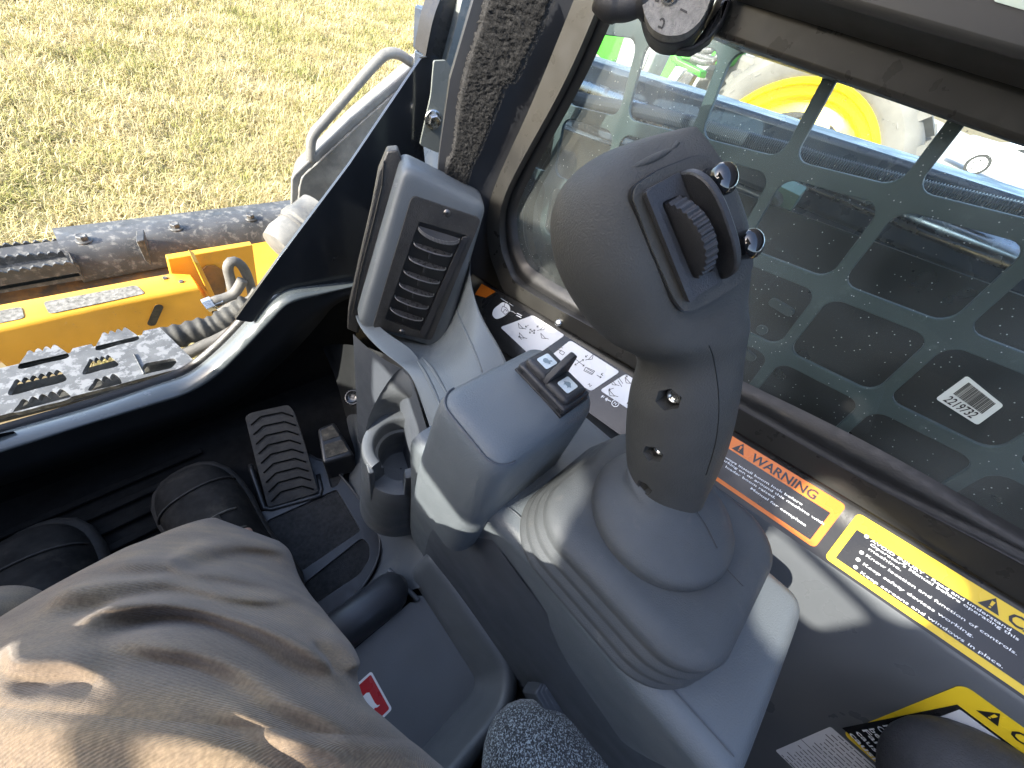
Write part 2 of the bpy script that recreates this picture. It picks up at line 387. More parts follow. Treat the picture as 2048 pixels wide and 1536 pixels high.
def grass_blades():
    # blades inside the wedge of ground that can be seen through the door and the window corner
    n = 330000
    u = RNG.random(n * 3); r = 1.35 + (RNG.random(n * 3) ** 1.3) * 9.5
    th = np.radians(52 + u * 52)
    x = r * np.cos(th) ; y = r * np.sin(th)
    # clumps
    cl = np.sin(x * 7.3 + 2 * np.sin(y * 5.1)) * np.sin(y * 6.7 + 1.7 * np.sin(x * 4.3)) + 0.5 * np.sin(x * 19 + y * 13) * np.sin(y * 23 - x * 7)
    inside = (x < 2.0) | (y > (x - 2.05) * 1.3 + 1.35)
    keep = (RNG.random(n * 3) < 0.7 + 0.22 * cl) & inside
    x, y, cl = x[keep][:n], y[keep][:n], cl[keep][:n]; n = len(x)
    az = RNG.random(n) * 2 * np.pi
    ln = (0.03 + 0.06 * RNG.random(n)) * (1 + 0.25 * cl) * (1 + 0.05 * np.hypot(x, y))
    lean = 0.55 + 1.0 * RNG.random(n) ** 0.8
    wd = (0.0009 + 0.0011 * RNG.random(n)) * (1 + 0.18 * np.hypot(x, y))
    dx, dy = np.cos(az), np.sin(az)
    px, py = -dy * wd, dx * wd
    h1 = ln * 0.55 * np.cos(lean * 0.5); o1 = ln * 0.55 * np.sin(lean * 0.5)
    h2 = h1 + ln * 0.45 * np.cos(lean * 1.25); o2 = o1 + ln * 0.45 * np.sin(lean * 1.25)
    Vt = np.zeros((n, 5, 3), np.float32)
    Vt[:, 0] = np.stack([x - px, y - py, np.full(n, GZ)], 1); Vt[:, 1] = np.stack([x + px, y + py, np.full(n, GZ)], 1)
    Vt[:, 2] = np.stack([x + dx * o1 + px * 0.8, y + dy * o1 + py * 0.8, GZ + h1], 1); Vt[:, 3] = np.stack([x + dx * o1 - px * 0.8, y + dy * o1 - py * 0.8, GZ + h1], 1)
    Vt[:, 4] = np.stack([x + dx * o2, y + dy * o2, GZ + h2], 1)
    b = (np.arange(n) * 5)[:, None]
    F = np.concatenate([b + np.array([[0, 1, 2]]), b + np.array([[0, 2, 3]]), b + np.array([[3, 2, 4]])], 1).reshape(-1)
    me = bpy.data.meshes.new("grass"); me.vertices.add(n * 5); me.vertices.foreach_set("co", Vt.reshape(-1))
    me.loops.add(n * 9); me.loops.foreach_set("vertex_index", F.astype(np.int32))
    me.polygons.add(n * 3); me.polygons.foreach_set("loop_start", np.arange(0, n * 9, 3, dtype=np.int32)); me.polygons.foreach_set("loop_total", np.full(n * 3, 3, np.int32))
    me.update()
    m = bpy.data.materials.new("dry_and_green_grass"); m.use_nodes = True; nt = m.node_tree; L = nt.links.new
    bs = nt.nodes["Principled BSDF"]; bs.inputs["Roughness"].default_value = 0.6; bs.inputs["Specular IOR Level"].default_value = 0.25
    g = nt.nodes.new("ShaderNodeNewGeometry"); cr_ = nt.nodes.new("ShaderNodeValToRGB")
    ad = nt.nodes.new("ShaderNodeMath"); ad.operation = 'MULTIPLY_ADD'; ad.inputs[1].default_value = 0.62
    tc = nt.nodes.new("ShaderNodeTexCoord"); no = nt.nodes.new("ShaderNodeTexNoise"); no.inputs["Scale"].default_value = 1.4; no.inputs["Detail"].default_value = 4
    L(tc.outputs["Object"], no.inputs["Vector"])
    mr = nt.nodes.new("ShaderNodeMapRange"); mr.inputs["From Min"].default_value = 0.35; mr.inputs["From Max"].default_value = 0.68; mr.inputs["To Max"].default_value = 0.34
    L(no.outputs[0], mr.inputs[0]); L(g.outputs["Random Per Island"], ad.inputs[0]); L(mr.outputs[0], ad.inputs[2]); L(ad.outputs[0], cr_.inputs[0])
    e = cr_.color_ramp.elements
    e[0].position = 0.0; e[0].color = (0.72, 0.62, 0.36, 1)
    e[1].position = 1.0; e[1].color = (0.2, 0.24, 0.05, 1)
    k = cr_.color_ramp.elements.new(0.45); k.color = (0.55, 0.46, 0.25, 1)
    k = cr_.color_ramp.elements.new(0.72); k.color = (0.38, 0.36, 0.11, 1)
    L(cr_.outputs[0], bs.inputs["Base Color"])
    tl = nt.nodes.new("ShaderNodeBsdfTranslucent"); L(cr_.outputs[0], tl.inputs[0])
    mx = nt.nodes.new("ShaderNodeMixShader"); mx.inputs[0].default_value = 0.3
    L(bs.outputs[0], mx.inputs[1]); L(tl.outputs[0], mx.inputs[2]); L(mx.outputs[0], nt.nodes["Material Output"].inputs[0])
    me.materials.append(m)
    return stuff(addobj("grass", me))
grass_blades()

# ================================================================== CAB SHELL
# floor
struct(MB().prism([V(-0.95, -0.7, -0.765), V(0.2, -0.7, -0.765), V(0.2, 0.6, -0.765), V(-0.95, 0.6, -0.765)], V(0, 0, -0.01)).build("cab_floor", M_FLOOR))

# right wall: window frame, from the outer flange through the rubber to the glass
def xs(pts, x): return [onx(px, py, x) for px, py in pts]
o_ = [(1150, -6), (1062, 210), (985, 385), (974, 470), (990, 540), (1036, 610), (1270, 737), (1460, 876), (1740, 1040), (2060, 1226), (2400, 1440)]
a_ = [(1203, -6), (1125, 172), (1012, 385), (999, 470), (1014, 534), (1052, 581), (1272, 703), (1460, 808), (1740, 968), (2060, 1140), (2400, 1340)]
b_ = [(1216, -6), (1138, 172), (1024, 385), (1012, 470), (1026, 527), (1060, 571), (1275, 694), (1462, 790), (1740, 945), (2060, 1108), (2400, 1300)]
c_ = [(1243, -6), (1168, 160), (1046, 385), (1034, 450), (1046, 507), (1082, 549), (1285, 662), (1466, 752), (1742, 889), (2060, 1068), (2400, 1255)]
def curve_x(pts, x, n=120): return resample(cr(xs(pts, x), 8), n)
Fo = curve_x(o_, 0.365); Fa = curve_x(a_, 0.372); Fa2 = curve_x(a_, 0.366)
Fb = curve_x(b_, 0.372); Fb2 = curve_x(b_, 0.384); Fc = curve_x(c_, 0.394); Fc2 = curve_x(c_, 0.402)
back = [p + V(0.045, 0, 0) for p in Fo]
struct(MB().loft([back, Fo, Fa2, Fa], closed=False).build("window_frame", M_PAINT, angle=40))
# soft round rubber seal
def seal_rings(P, Q, h, k=7):
    out = []
    for i in range(k + 1):
        t = i / k
        out.append([p.lerp(q, t) + V(-h * math.sin(math.pi * t), 0, 0) for p, q in zip(P, Q)])
    return out
wf = MB(); wf.loft(seal_rings(Fa, Fb2, 0.004), closed=False); wf.loft(seal_rings(Fb2, Fc, 0.003), closed=False); wf.loft([Fc, Fc2], closed=False)
struct(wf.build("window_frame_seal", M_SEAL, smooth=True))
# glass
gl = [p + V(0.0, 0, 0) for p in curve_x(c_, 0.400, 60)]
top = [V(0.4, -0.7, 0.25), V(0.4, 0.33, 0.25)]
struct(MB().add(gl + top, [tuple(range(len(gl) + 2))]).build("window_glass", M_GLASS))
# wall below and above and behind
struct(MB().prism([V(0.372, p.y, p.z - 0.001) for p in Fo[45:]] + [V(0.372, -0.7, -0.8), V(0.372, 0.3, -0.8)], V(0.03, 0, 0)).build("side_wall", M_PAINT))

# front right post: carpet lining, black web, flange (posts lean between the windscreen and the side window)
pr = MB(); 
def quadstrip(L, R, dl, dr): return [ [ond(x, y, d) for (x, y), d in zip(L, dl)], [ond(x, y, d) for (x, y), d in zip(R, dr)] ]
NW = V(-0.55, -0.83, 0.05).normalized()
PW = onx(985, 385, 0.372)                    # web plane passes the front edge of the window frame
webF = Fr(PW, V(-0.1, 0.05, 1), V(1, -0.6, 0))
def on_web(px, py, h=0): return onp(px, py, PW + NW * h, NW)
ring = [on_web(x, y) for x, y in [(1160, -10), (1070, 200), (992, 385), (980, 470), (996, 545), (1046, 622), (940, 640), (860, 520), (880, 300), (900, 160), (950, -10)]]
struct(MB().prism(ring, -NW * 0.02).build("corner_pillar", mat("pillar_satin_black", (0.02, 0.021, 0.024), 0.45, var=0.15)))
# carpet (thick felt, ragged edge)
cl_ = [(974, -10), (948, 80), (925, 155), (913, 230), (905, 300), (893, 330), (885, 380), (880, 430)]
crt = [(1114, -10), (1085, 60), (1060, 110), (1035, 160), (1016, 170), (1004, 200), (990, 235), (975, 270), (958, 310), (940, 350), (925, 430)]
L3 = resample(cr([on_web(x, y, 0.011) for x, y in cl_], 8), 150); R3 = resample(cr([on_web(x, y, 0.011) for x, y in crt], 8), 150)
rows = []
for j in range(25):
    t = j / 24; edge = min(t, 1 - t)
    row = []
    for i in range(150):
        p = L3[i].lerp(R3[i], t)
        h = -0.008 if edge == 0 else (0.0 if edge > 0.06 else -0.003)
        jit = 0.0012
        row.append(p + NW * (h + random.uniform(-1, 1) * 0.0009) + V(random.uniform(-jit, jit), random.uniform(-jit, jit), random.uniform(-jit, jit)) * (1.2 if edge == 0 else 0.5))
    rows.append(row)
carpet = MB().loft(rows, closed=False).build("carpet_lining", M_CARPET, smooth=True)
tag(carpet, "charcoal felt carpet strip lining the front corner post", "carpet")
# fuzz: short fibres
fz = MB()
for k in range(9000):
    i = random.randrange(149); t = random.random() if random.random() < 0.8 else random.choice([0.0, 1.0])
    p = L3[i].lerp(R3[i], t); d = (NW + V(random.gauss(0, .6), random.gauss(0, .6), random.gauss(0, .6))).normalized() * random.uniform(0.001, 0.0032)
    s = V(random.gauss(0, 1), random.gauss(0, 1), random.gauss(0, 1)).normalized() * 0.00022
    fz.add([p - s, p + s, p + d], [(0, 1, 2)])
stuff(fz.build("fibre", mat("felt_fibre", (0.022, 0.0215, 0.0205), 0.9, var=0.3, vscale=200), carpet))

# windscreen post: rubber, brown-black strip, grey-green flange
def band(name, L, R, y, th, m, kind=True, parent=None, dy=0.0):
    a = resample(cr([ony(px, py, y) for px, py in L], 6), 40); b = resample(cr([ony(px, py, y + dy) for px, py in R], 6), 40)
    q = [p + V(0, th, 0) for p in a]; r = [p + V(0, th, 0) for p in b]
    o = MB().loft([a, b, r, q], closed=False).loft([q, a], closed=False).build(name, m, parent, angle=30)
    return o
struct(band("pillar_seal_trim", [(884, -10), (866, 40), (851, 112)], [(893, -10), (876, 50), (862, 118)], 0.60, 0.03, M_SEAL))
struct(band("pillar_inner_panel", [(893, -10), (876, 50), (860, 125)], [(929, -10), (912, 55), (893, 130)], 0.61, 0.02, M_PAINT))
struct(band("pillar_flange_panel", [(927, -10), (910, 60), (890, 135), (850, 290)], [(979, -10), (950, 80), (925, 160), (890, 300)], 0.598, 0.012, M_FLNG))

# gloss black corner gusset with its bolted flange
gp = [(843, 116), (872, 112), (892, 124), (870, 190), (846, 285), (860, 420), (800, 560), (700, 585), (592, 575), (548, 590), (505, 645), (470, 640), (556, 520), (700, 328), (800, 180)]
t = thing("corner_gusset", "gloss black folded corner panel bolted beside the windscreen post", "panel", tuple(ony(700, 400, 0.6)))
fg = Fr(ony(700, 400, 0.585), V(1, 0, 0), V(0, 0.12, 1))
if fg.n.y > 0: fg = Fr(fg.o, V(-1, 0, 0), V(0, 0.12, 1))
plate("panel", fg, rpoly([fg.px(*p) for p in gp], 0.004), [], 0.006, M_PGLOSS, t, bevel=0.0015)
fl = [(868, 122), (892, 121), (921, 164), (908, 186), (915, 238), (893, 292), (876, 306), (840, 290), (862, 191)]
ff = Fr(ony(880, 220, 0.575), V(1, -0.25, 0), V(0, 0.0, 1))
plate("flange", ff, rpoly([ff.px(*p) for p in fl], 0.003), [], 0.004, M_FLNG, t, bevel=0.0008)
# black rear lip of the flange
plate("flange_lip", ff, rpoly([ff.px(*p) for p in [(921, 164), (928, 168), (915, 190), (922, 240), (897, 298), (890, 292), (913, 238), (906, 186)]], 0.002), [], 0.009, M_PGLOSS, t, h0=-0.001)
# small clip on the flange edge
cf = [ff.px(*p) for p in [(897, 247), (907, 236), (922, 254), (908, 284), (893, 287)]]
plate("edge_clip", ff, rpoly(cf, 0.003), [], 0.004, mat("clip_plastic", (0.4, 0.4, 0.37), 0.4), t, h0=0.004, bevel=0.0008)
def hex_bolt(fr, c, r, parent=None, name="hex_bolt", m=M_CHROME, hd=1.0, marks=True):
    b = MB(); N = fr.n
    o = fr.P(*c)
    b.lathe(o, N, [(r * 1.35, 0), (r * 1.38, r * 0.12), (r * 1.28, r * 0.25), (r * 1.0, r * 0.36)], 28)
    hexr = [[fr.P(c[0] + rr * math.cos(k * math.pi / 3 + 0.3), c[1] + rr * math.sin(k * math.pi / 3 + 0.3), z) for k in range(6)] for rr, z in ((r, r * 0.3), (r, r * 0.95 * hd), (r * 0.86, r * 1.08 * hd), (r * 0.6, r * 1.04 * hd), (r * 0.5, r * 1.02 * hd))]
    b.loft(hexr, True, True, True)
    o = b.build(name, m, parent, angle=25)
    if marks:
        d = MB()
        for k in range(10):
            a = k * 0.62; q = rrect(0, 0, r * 0.14, r * 0.08, r * 0.02, 1)
            d.prism([fr.P(c[0] + r * .68 * math.cos(a) + x, c[1] + r * .68 * math.sin(a) + y, r * 1.07 * hd) for x, y in q], fr.n * (r * 0.03))
        d.build("head_mark", m, o)
    return o
hb = hex_bolt(ff, ff.px(866, 239), 0.0105)
tag(hb, "bright zinc hex flange bolt on the grey flange beside the carpet", "bolt")

# lower door rail: grey gloss top band, black fascia, outer rubber
top_ = [(-40, 878), (0, 865), (180, 813), (300, 773), (376, 745), (437, 697), (496, 636), (530, 595), (556, 576), (588, 567), (640, 563), (712, 559)]
bot_ = [(-40, 918), (0, 906), (171, 851), (300, 812), (369, 790), (427, 757), (470, 718), (540, 645), (567, 616), (590, 603), (640, 590), (712, 572)]
fas_ = [(-40, 985), (0, 972), (171, 918), (330, 862), (440, 818), (490, 790), (545, 742), (600, 690), (640, 645), (665, 615), (690, 600), (720, 590)]
sea_ = [(-40, 862), (0, 850), (180, 797), (300, 758), (368, 731), (428, 683), (486, 622), (520, 583), (546, 566), (582, 556), (640, 552), (712, 548)]
T3 = resample(cr([ony(x, y, 0.585) for x, y in top_], 8), 90); B3 = resample(cr([ony(x, y, 0.545) for x, y in bot_], 8), 90)
S3 = resample(cr([ony(x, y, 0.60) for x, y in sea_], 8), 90); K3 = resample(cr([ony(x, y, 0.537) for x, y in fas_], 8), 90)
mid = [p.lerp(q, 0.5) + V(0, -0.004, 0.006) for p, q in zip(T3, B3)]
mid2 = [p.lerp(q, 0.85) + V(0, -0.003, 0.004) for p, q in zip(T3, B3)]
mid0 = [p.lerp(q, 0.12) + V(0, 0, 0.004) for p, q in zip(T3, B3)]
struct(MB().loft([[p + V(0, 0.004, -0.006) for p in T3], T3, mid0, mid, mid2, B3, [p + V(0, 0.003, -0.004) for p in B3]], closed=False).build("door_frame", M_SILL, smooth=True))
sm = [p.lerp(q, 0.5) + V(0, 0, 0.008) for p, q in zip(S3, T3)]
struct(MB().loft([[p + V(0, 0, -0.03) for p in S3], S3, sm, [p + V(0, 0.0, -0.001) for p in T3]], closed=False).build("door_frame_seal_trim", M_SEAL, smooth=True))
km = [p.lerp(q, 0.5) + V(0, 0.004, 0) for p, q in zip(B3, K3)]
struct(MB().loft([[p + V(0, 0.003, -0.004) for p in B3], km, K3, [p + V(0, 0.04, -0.01) for p in K3]], closed=False).build("door_sill_panel", mat("sill_black", (0.014, 0.015, 0.016), 0.42, var=0.2), smooth=True))
# dark bulkhead under the sill down to the floor
struct(MB().loft([[p + V(0, 0.03, -0.005) for p in K3], [V(p.x, 0.57, -0.77) for p in K3]], closed=False).loft([[V(-0.95, 0.57, -0.4), V(-0.24, 0.57, -0.62)], [V(-0.95, 0.57, -0.78), V(-0.24, 0.57, -0.78)]], closed=False).loft([[V(-0.95, 0.575, -0.78), V(0.5, 0.575, -0.78)], [V(-0.95, 0.50, -0.766), V(0.5, 0.50, -0.766)]], closed=False).build("front_wall", M_FLOOR))
# glass of the front door
struct(MB().add([V(p.x, 0.603, p.z) for p in S3[::3]] + [V(0.36, 0.603, -0.2), V(0.5, 0.603, 0.3), V(-0.75, 0.603, 0.3), V(-0.75, 0.603, S3[0].z)], [tuple(range(30 + 4))]).build("door_glass", M_GLASSF))

# header rail over the side window, and the cover above it
hp = [(1482, 12), (1760, 150), (2060, 285), (2400, 440)]
hq = [(1452, 88), (1736, 205), (2060, 297), (2400, 452)]
def hb_ring(y, pts): return [V(x, y, z + k * y) for x, z, k in pts]
def hb(name, pts, m, y0, y1, bev):
    return MB().loft([hb_ring(y0, pts), hb_ring(y1, pts)], True, True, True).build(name, m, bevel=bev)
struct(hb("header_beam", [(0.350, -0.0048, -0.072), (0.362, -0.0062, -0.076), (0.432, -0.0066, -0.09), (0.432, 0.1, 0), (0.350, 0.1, 0)], M_PAINT, 0.176, -0.7, 0.003))
struct(hb("header_beam_panel", [(0.31, 0.020, -0.06), (0.343, 0.012, -0.068), (0.3475, 0.016, -0.068), (0.3475, 0.3, 0), (0.31, 0.3, 0)], mat("header_trim", (0.03, 0.03, 0.029), 0.45, var=0.08, bump=0.05, bscale=900), 0.165, -0.7, 0.005))

# ================================================================== RIGHT LEDGE AND DECALS
SL = -0.255
def stripz(x, y): return -0.282 - 0.037 * (0.365 - x) / 0.045 + SL * y       # slanted decal strip
def ledgez(x, y): return -0.322 - (0.3185 - x) * 5.5 + SL * y          # steep painted side wall below it
prof = [(0.3645, 0.004), (0.3645, 0.0), (0.345, 0), (0.326, 0), (0.321, 0.0004), (0.3185, 1), (0.3145, 1), (0.308, 1), (0.298, 1), (0.285, 1), (0.262, 1)]
lr = []
for i in range(60):
    y = 0.36 - i * (0.98 / 59)
    row = []
    for x, k in prof:
        if k == 1: z = ledgez(x, y)
        elif k == 2: z = ledgez(x, y) - 0.3
        else: z = stripz(x, y) + k
        row.append(V(x, y, z))
    lr.append(row)
struct(MB().loft([r[4:] for r in lr], closed=False).build("side_wall_ledge_panel", mat("ledge_painted_steel", (0.085, 0.092, 0.098), 0.34, var=0.06, coat=0.15, bump=0.05), smooth=True))
struct(MB().loft([r[:5] for r in lr], closed=False).build("side_wall_trim", mat("strip_black_paint", (0.018, 0.0175, 0.017), 0.3, var=0.15, bump=0.05), smooth=True))
struct(MB().loft([[p + V(0, 0, 0.0), p + V(0.0015, 0, -0.003)] for p in [V(0.3635, 0.33 - k * 0.02, stripz(0.3635, 0.33 - k * 0.02) + 0.0065) for k in range(48)]], closed=False).build("window_frame_trim", M_SEAL))

DO = V(0.32, 0, stripz(0.32, 0))
D = Fr(DO, V(0, -1, -SL * -1), V(0.045, 0, 0.037))            # reading direction runs rearwards, top to the window
D = Fr(DO, V(0, -1, 0.255), V(0.045, 0, 0.037))
LO = V(0.3185, 0, ledgez(0.3185, 0))
LG = Fr(LO, V(0, -1, 0.255), V(0.18, 0, 1))
def pxs(fr, L): return [fr.px(*p) for p in L]
def decal_text(name, fr, s, p0, p1, hgt, m, parent, h=0.0009, **k):
    return text(name, s, fr, fr.px(*p0), fr.px(*p1), hgt, m, parent, h=h, **k)
def warn_triangle(fr, c, s, m1, m2, parent, h=0.0009):
    t = flat("warning_triangle", fr, [(c[0] - s, c[1] - s * .75), (c[0] + s, c[1] - s * .75), (c[0], c[1] + s * .95)], m1, parent, h=h)
    flat("exclamation_stroke", fr, [(c[0] - s * .11, c[1] - s * .2), (c[0] + s * .11, c[1] - s * .2), (c[0] + s * .16, c[1] + s * .42), (c[0] - s * .16, c[1] + s * .42)], m2, t, h=h + .0003)
    flat("exclamation_dot", fr, rrect(c[0], c[1] - s * .42, s * .22, s * .2, s * .09, 3), m2, t, h=h + .0003)

# --- orange warning decal
w0 = D.px(1440, 872)[0] - 0.075; w1 = D.px(1664, 1050)[0]
vb = 0.006; vt = 0.0545
t = thing("warning_decal", "orange and black warning decal headed WARNING under the side window", "decal", tuple(D.P((w0 + w1) / 2, vb)))
flat("backing", D, rrect((w0 + w1) / 2, (vb + vt) / 2, w1 - w0, vt - vb, 0.004), M_ORNG, t, h=0.0006)
hd = 0.0135
flat("text_panel", D, rrect((w0 + w1) / 2 - 0.0, (vb + 0.004 + vt - hd) / 2, w1 - w0 - 0.012, vt - hd - vb - 0.004, 0.0008), M_DECK, t, h=0.0009)
flat("symbol_panel", D, rrect(D.px(1440, 878)[0] - 0.012, vt - 0.0065, 0.026, 0.0105, 0.001), M_WHITE, t, h=0.0009)
warn_triangle(D, (D.px(1474, 905)[0], vt - 0.0068), 0.0062, M_INK, M_ORNG, t)
u0 = D.px(1497, 922)[0]; u1 = D.px(1627, 1001)[0]
text("heading", "WARNING", D, (u0, vt - 0.0115), (u1, vt - 0.0115), 0.0088, M_INK, t, h=0.0009, bold=0.02)
for s, a, b in (("Always install boom lock before", (1439, 910), (1603, 1011)), ("working on or around this machine with", (1435, 915), (1646, 1050)),
                ("loader boom raised.", (1450, 935), (1549, 998)), ("Manual for complete", (1500, 978), (1610, 1053))):
    decal_text("body_text", D, s, a, b, 0.0023, M_WHITE, t, h=0.0012, bold=0.012)

# --- yellow caution decal
c0 = D.px(1712, 1030)[0]; c1 = c0 + 0.30
t = thing("caution_decal", "yellow and black caution decal with four white bullet lines, under window", "decal", tuple(D.P(c0 + 0.1, vb)))
flat("backing", D, rrect((c0 + c1) / 2, (vb + vt) / 2 - 0.001, c1 - c0, vt - vb + 0.002, 0.004), M_YELL, t, h=0.0006)
flat("text_panel", D, rrect((c0 + c1) / 2, (vb + 0.0035 + vt - hd) / 2, c1 - c0 - 0.012, vt - hd - vb - 0.0035, 0.0008), M_DECK, t, h=0.0009)
ctr = D.px(1978, 1213)
warn_triangle(D, (ctr[0], vt - 0.0068), 0.0062, M_INK, M_YELL, t)
text("heading", "CAUTION", D, (ctr[0] + 0.010, vt - 0.0115), (ctr[0] + 0.072, vt - 0.0115), 0.0088, M_INK, t, h=0.0009, bold=0.02)
for s, a, b, bl in (("AVOID INJURY - Read and understand", (1739, 1082), (2018, 1262), (1732, 1073)), ("Operator's Manual before operating this", (1738, 1090), (2034, 1281), None), ("machine.", (1735, 1099), (1800, 1142), None),
                ("Know location and function of controls.", (1730, 1112), (2031, 1310), (1722, 1105)), ("Keep safety devices working.", (1724, 1129), (1944, 1275), (1715, 1119)),
                ("Keep screens and windows in place.", (1719, 1146), (2003, 1336), (1710, 1134))):
    decal_text("body_text", D, s, a, b, 0.0023, M_WHITE, t, h=0.0012, bold=0.010)
    if bl:
        q = D.px(*bl); flat("bullet", D, rrect(q[0], q[1], 0.003, 0.003, 0.0014, 4), M_WHITE, t, h=0.0012)

# --- decal on the shelf in the corner, with its fine print panel
e0 = LG.px(1950, 1384); e1 = LG.px(1668, 1450)
t = thing("manual_decal", "yellow bordered black decal with slanted white text in the corner behind the armrest", "decal", tuple(LG.P(*e0)))
ya = (e0[0] + e1[0]) / 2; vv0, vv1 = e1[1], e0[1]
flat("backing", LG, rrect(ya + 0.075, (vv0 + vv1) / 2, 0.15, abs(vv1 - vv0), 0.006), M_YELL, t, h=0.0008)
pa = LG.px(1914, 1407); pb = LG.px(1684, 1454)
flat("text_panel", LG, [(pa[0], pa[1]), (ya + 0.145, pa[1]), (ya + 0.145, pb[1]), (pb[0], pb[1])], M_DECK, t, h=0.0011)
pc = LG.px(1790, 1434)
flat("symbol_panel", LG, rrect(pa[0] + 0.03, (pa[1] - 0.002 + pc[1]) / 2, 0.054, pa[1] - pc[1] - 0.002, 0.001), M_LGREY, t, h=0.0014)
q = LG.px(1985, 1430)
warn_triangle(LG, (q[0], q[1]), 0.0062, M_INK, M_YELL, t, h=0.0012)
text("heading", "CAUTION", LG, (q[0] + 0.011, q[1] - 0.0045), (q[0] + 0.072, q[1] - 0.0045), 0.0088, M_INK, t, h=0.0012, bold=0.02)
for s, a, b in (("Read", (1765, 1448), (1810, 1490)), ("Operator's", (1751, 1450), (1850, 1547)), ("before", (1737, 1455), (1792, 1509)), ("Failure", (1724, 1457), (1795, 1530)), ("cause", (1710, 1461), (1762, 1513)), ("causing serious", (1697, 1464), (1865, 1640))):
    decal_text("body_text", LG, s, a, b, 0.0052, M_WHITE, t, h=0.0015, bold=0.02)
f0 = LG.px(1662, 1452); f1 = LG.px(1540, 1490)
t2 = thing("fine_print_label", "pale label of tiny grey print beside the corner decal", "label", tuple(LG.P(*f0)))
flat("backing", LG, rrect(f0[0] + 0.06, (f0[1] + f1[1]) / 2, 0.12, f0[1] - f1[1] - 0.001, 0.002), M_LGREY, t2, h=0.0006)
b_ = MB(); rows_n = 17
for k in range(rows_n):
    v = f0[1] - 0.003 - (f0[1] - f1[1] - 0.006) * k / (rows_n - 1)
    if k == 8:
        b_.prism([LG.P(x, y, 0.0009) for x, y in line2((f0[0], v), (f0[0] + 0.12, v), 0.0008)], LG.n * -0.0001); continue
    x = f0[0] + 0.003 + random.random() * 0.006
    while x < f0[0] + 0.11:
        l = random.uniform(0.002, 0.009); b_.prism([LG.P(x_, y_, 0.0009) for x_, y_ in line2((x, v), (x + l, v), 0.0011)], LG.n * -0.0001); x += l + 0.0012
stuff(b_.build("print_line", mat("grey_print", (0.09, 0.09, 0.1), 0.5), t2))

# --- control pattern decal at the front: black strip, silver panels, line drawings
s0 = D.px(990, 590)[0]; s1 = D.px(1262, 800)[0] + 0.06
t = thing("control_pattern_decal", "black decal with silver panels of loader line drawings behind the rocker switch", "decal", tuple(D.P((s0 + s1) / 2, 0.02)))
flat("backing", D, rrect((s0 + s1) / 2, 0.0195, s1 - s0, 0.066, 0.002), M_DECK, t, h=0.0006)
flat("corner_patch", D, rpoly(pxs(D, [(964, 568), (992, 584), (972, 596), (950, 590)]), 0.001), M_ORNG, t, h=0.001)
def panel(pts):
    o = flat("silver_panel", D, rpoly(pxs(D, pts), 0.004), M_LGREY, t, h=0.001)
    return o
k1 = panel([(1066, 631), (1130, 671), (1066, 716), (1001, 655)])
k2 = panel([(1141, 681), (1240, 744), (1182, 783), (1087, 724)])
k3 = panel([(1252, 748), (1312, 788), (1262, 822), (1200, 781)])
def ico(parent, segs, wd=0.0007):
    lines("line_drawing", D, [pxs(D, s) for s in segs], wd, M_INK, parent, h=0.0014)
def bucket(x, y, s=1.0, fl=1):
    return [[(x - 7 * s * fl, y - 6 * s), (x - 5 * s * fl, y + 4 * s), (x + 3 * s * fl, y + 5 * s), (x - 7 * s * fl, y - 6 * s)], [(x + 2 * s * fl, y + 4 * s), (x + 9 * s * fl, y + 6 * s)]]
def arrow(a, b, hs=3.0):
    a, b = Vector(a), Vector(b); d = (b - a).normalized(); n = Vector((-d.y, d.x))
    return [[tuple(a), tuple(b)], [tuple(b - d * hs + n * hs * .7), tuple(b), tuple(b - d * hs - n * hs * .7)]]
ico(k1, bucket(1044, 653) + arrow((1058, 651), (1051, 655)) + bucket(1084, 656, 1, -1) + arrow((1079, 652), (1074, 655)) + bucket(1046, 672) + arrow((1044, 680), (1038, 673)) + bucket(1089, 673)
    + arrow((1065, 663), (1060, 659)) + arrow((1065, 663), (1071, 661)) + arrow((1065, 663), (1059, 667)) + arrow((1065, 663), (1070, 668)))
ico(k2, arrow((1123, 704), (1115, 698)) + [[(1122, 701), (1130, 706), (1126, 711), (1119, 706), (1122, 701)], [(1126, 697), (1120, 694), (1122, 697)]] + bucket(1180, 715, 1, -1) + arrow((1176, 711), (1171, 715))
    + arrow((1159, 725), (1149, 717)) + arrow((1159, 725), (1168, 720)) + arrow((1159, 725), (1150, 731)) + arrow((1159, 725), (1169, 733))
    + [[(1172, 735), (1190, 743), (1184, 750), (1168, 742), (1172, 735)], [(1175, 738), (1187, 745)], [(1172, 741), (1185, 748)]] + arrow((1194, 751), (1203, 756)) + [[(1202, 749), (1206, 752), (1203, 748), (1207, 747)], [(1176, 770), (1180, 768), (1180, 774), (1184, 771)]])
ico(k3, bucket(1230, 766) + arrow((1250, 757), (1255, 752)) + [[(1238, 757), (1246, 768)], [(1236, 762), (1244, 774)]] + bucket(1226, 787, 1.2) + arrow((1228, 777), (1218, 780)) + bucket(1258, 762, 1.1) + arrow((1262, 805), (1254, 808)))
q0, q1 = D.px(1203, 792), D.px(1237, 819)
lt = text("letter_mark", "F", D, D.px(1202, 795), D.px(1207, 798), 0.0034, M_WHITE, t, h=0.001)
lines("arrow_mark", D, [pxs(D, s) for s in arrow((1222, 803), (1211, 798), 4)], 0.0011, M_WHITE, t, h=0.001)
cc = D.px(1231, 807); lines("circle_mark", D, [[(cc[0] + 0.0042 * math.cos(a / 16 * 2 * math.pi), cc[1] + 0.0042 * math.sin(a / 16 * 2 * math.pi)) for a in range(17)]], 0.0008, M_WHITE, t, h=0.001)
text("letter_mark", "N", D, (cc[0] - 0.0017, cc[1] - 0.0017), (cc[0] + 0.0017, cc[1] - 0.0017), 0.0034, M_WHITE, t, h=0.001)
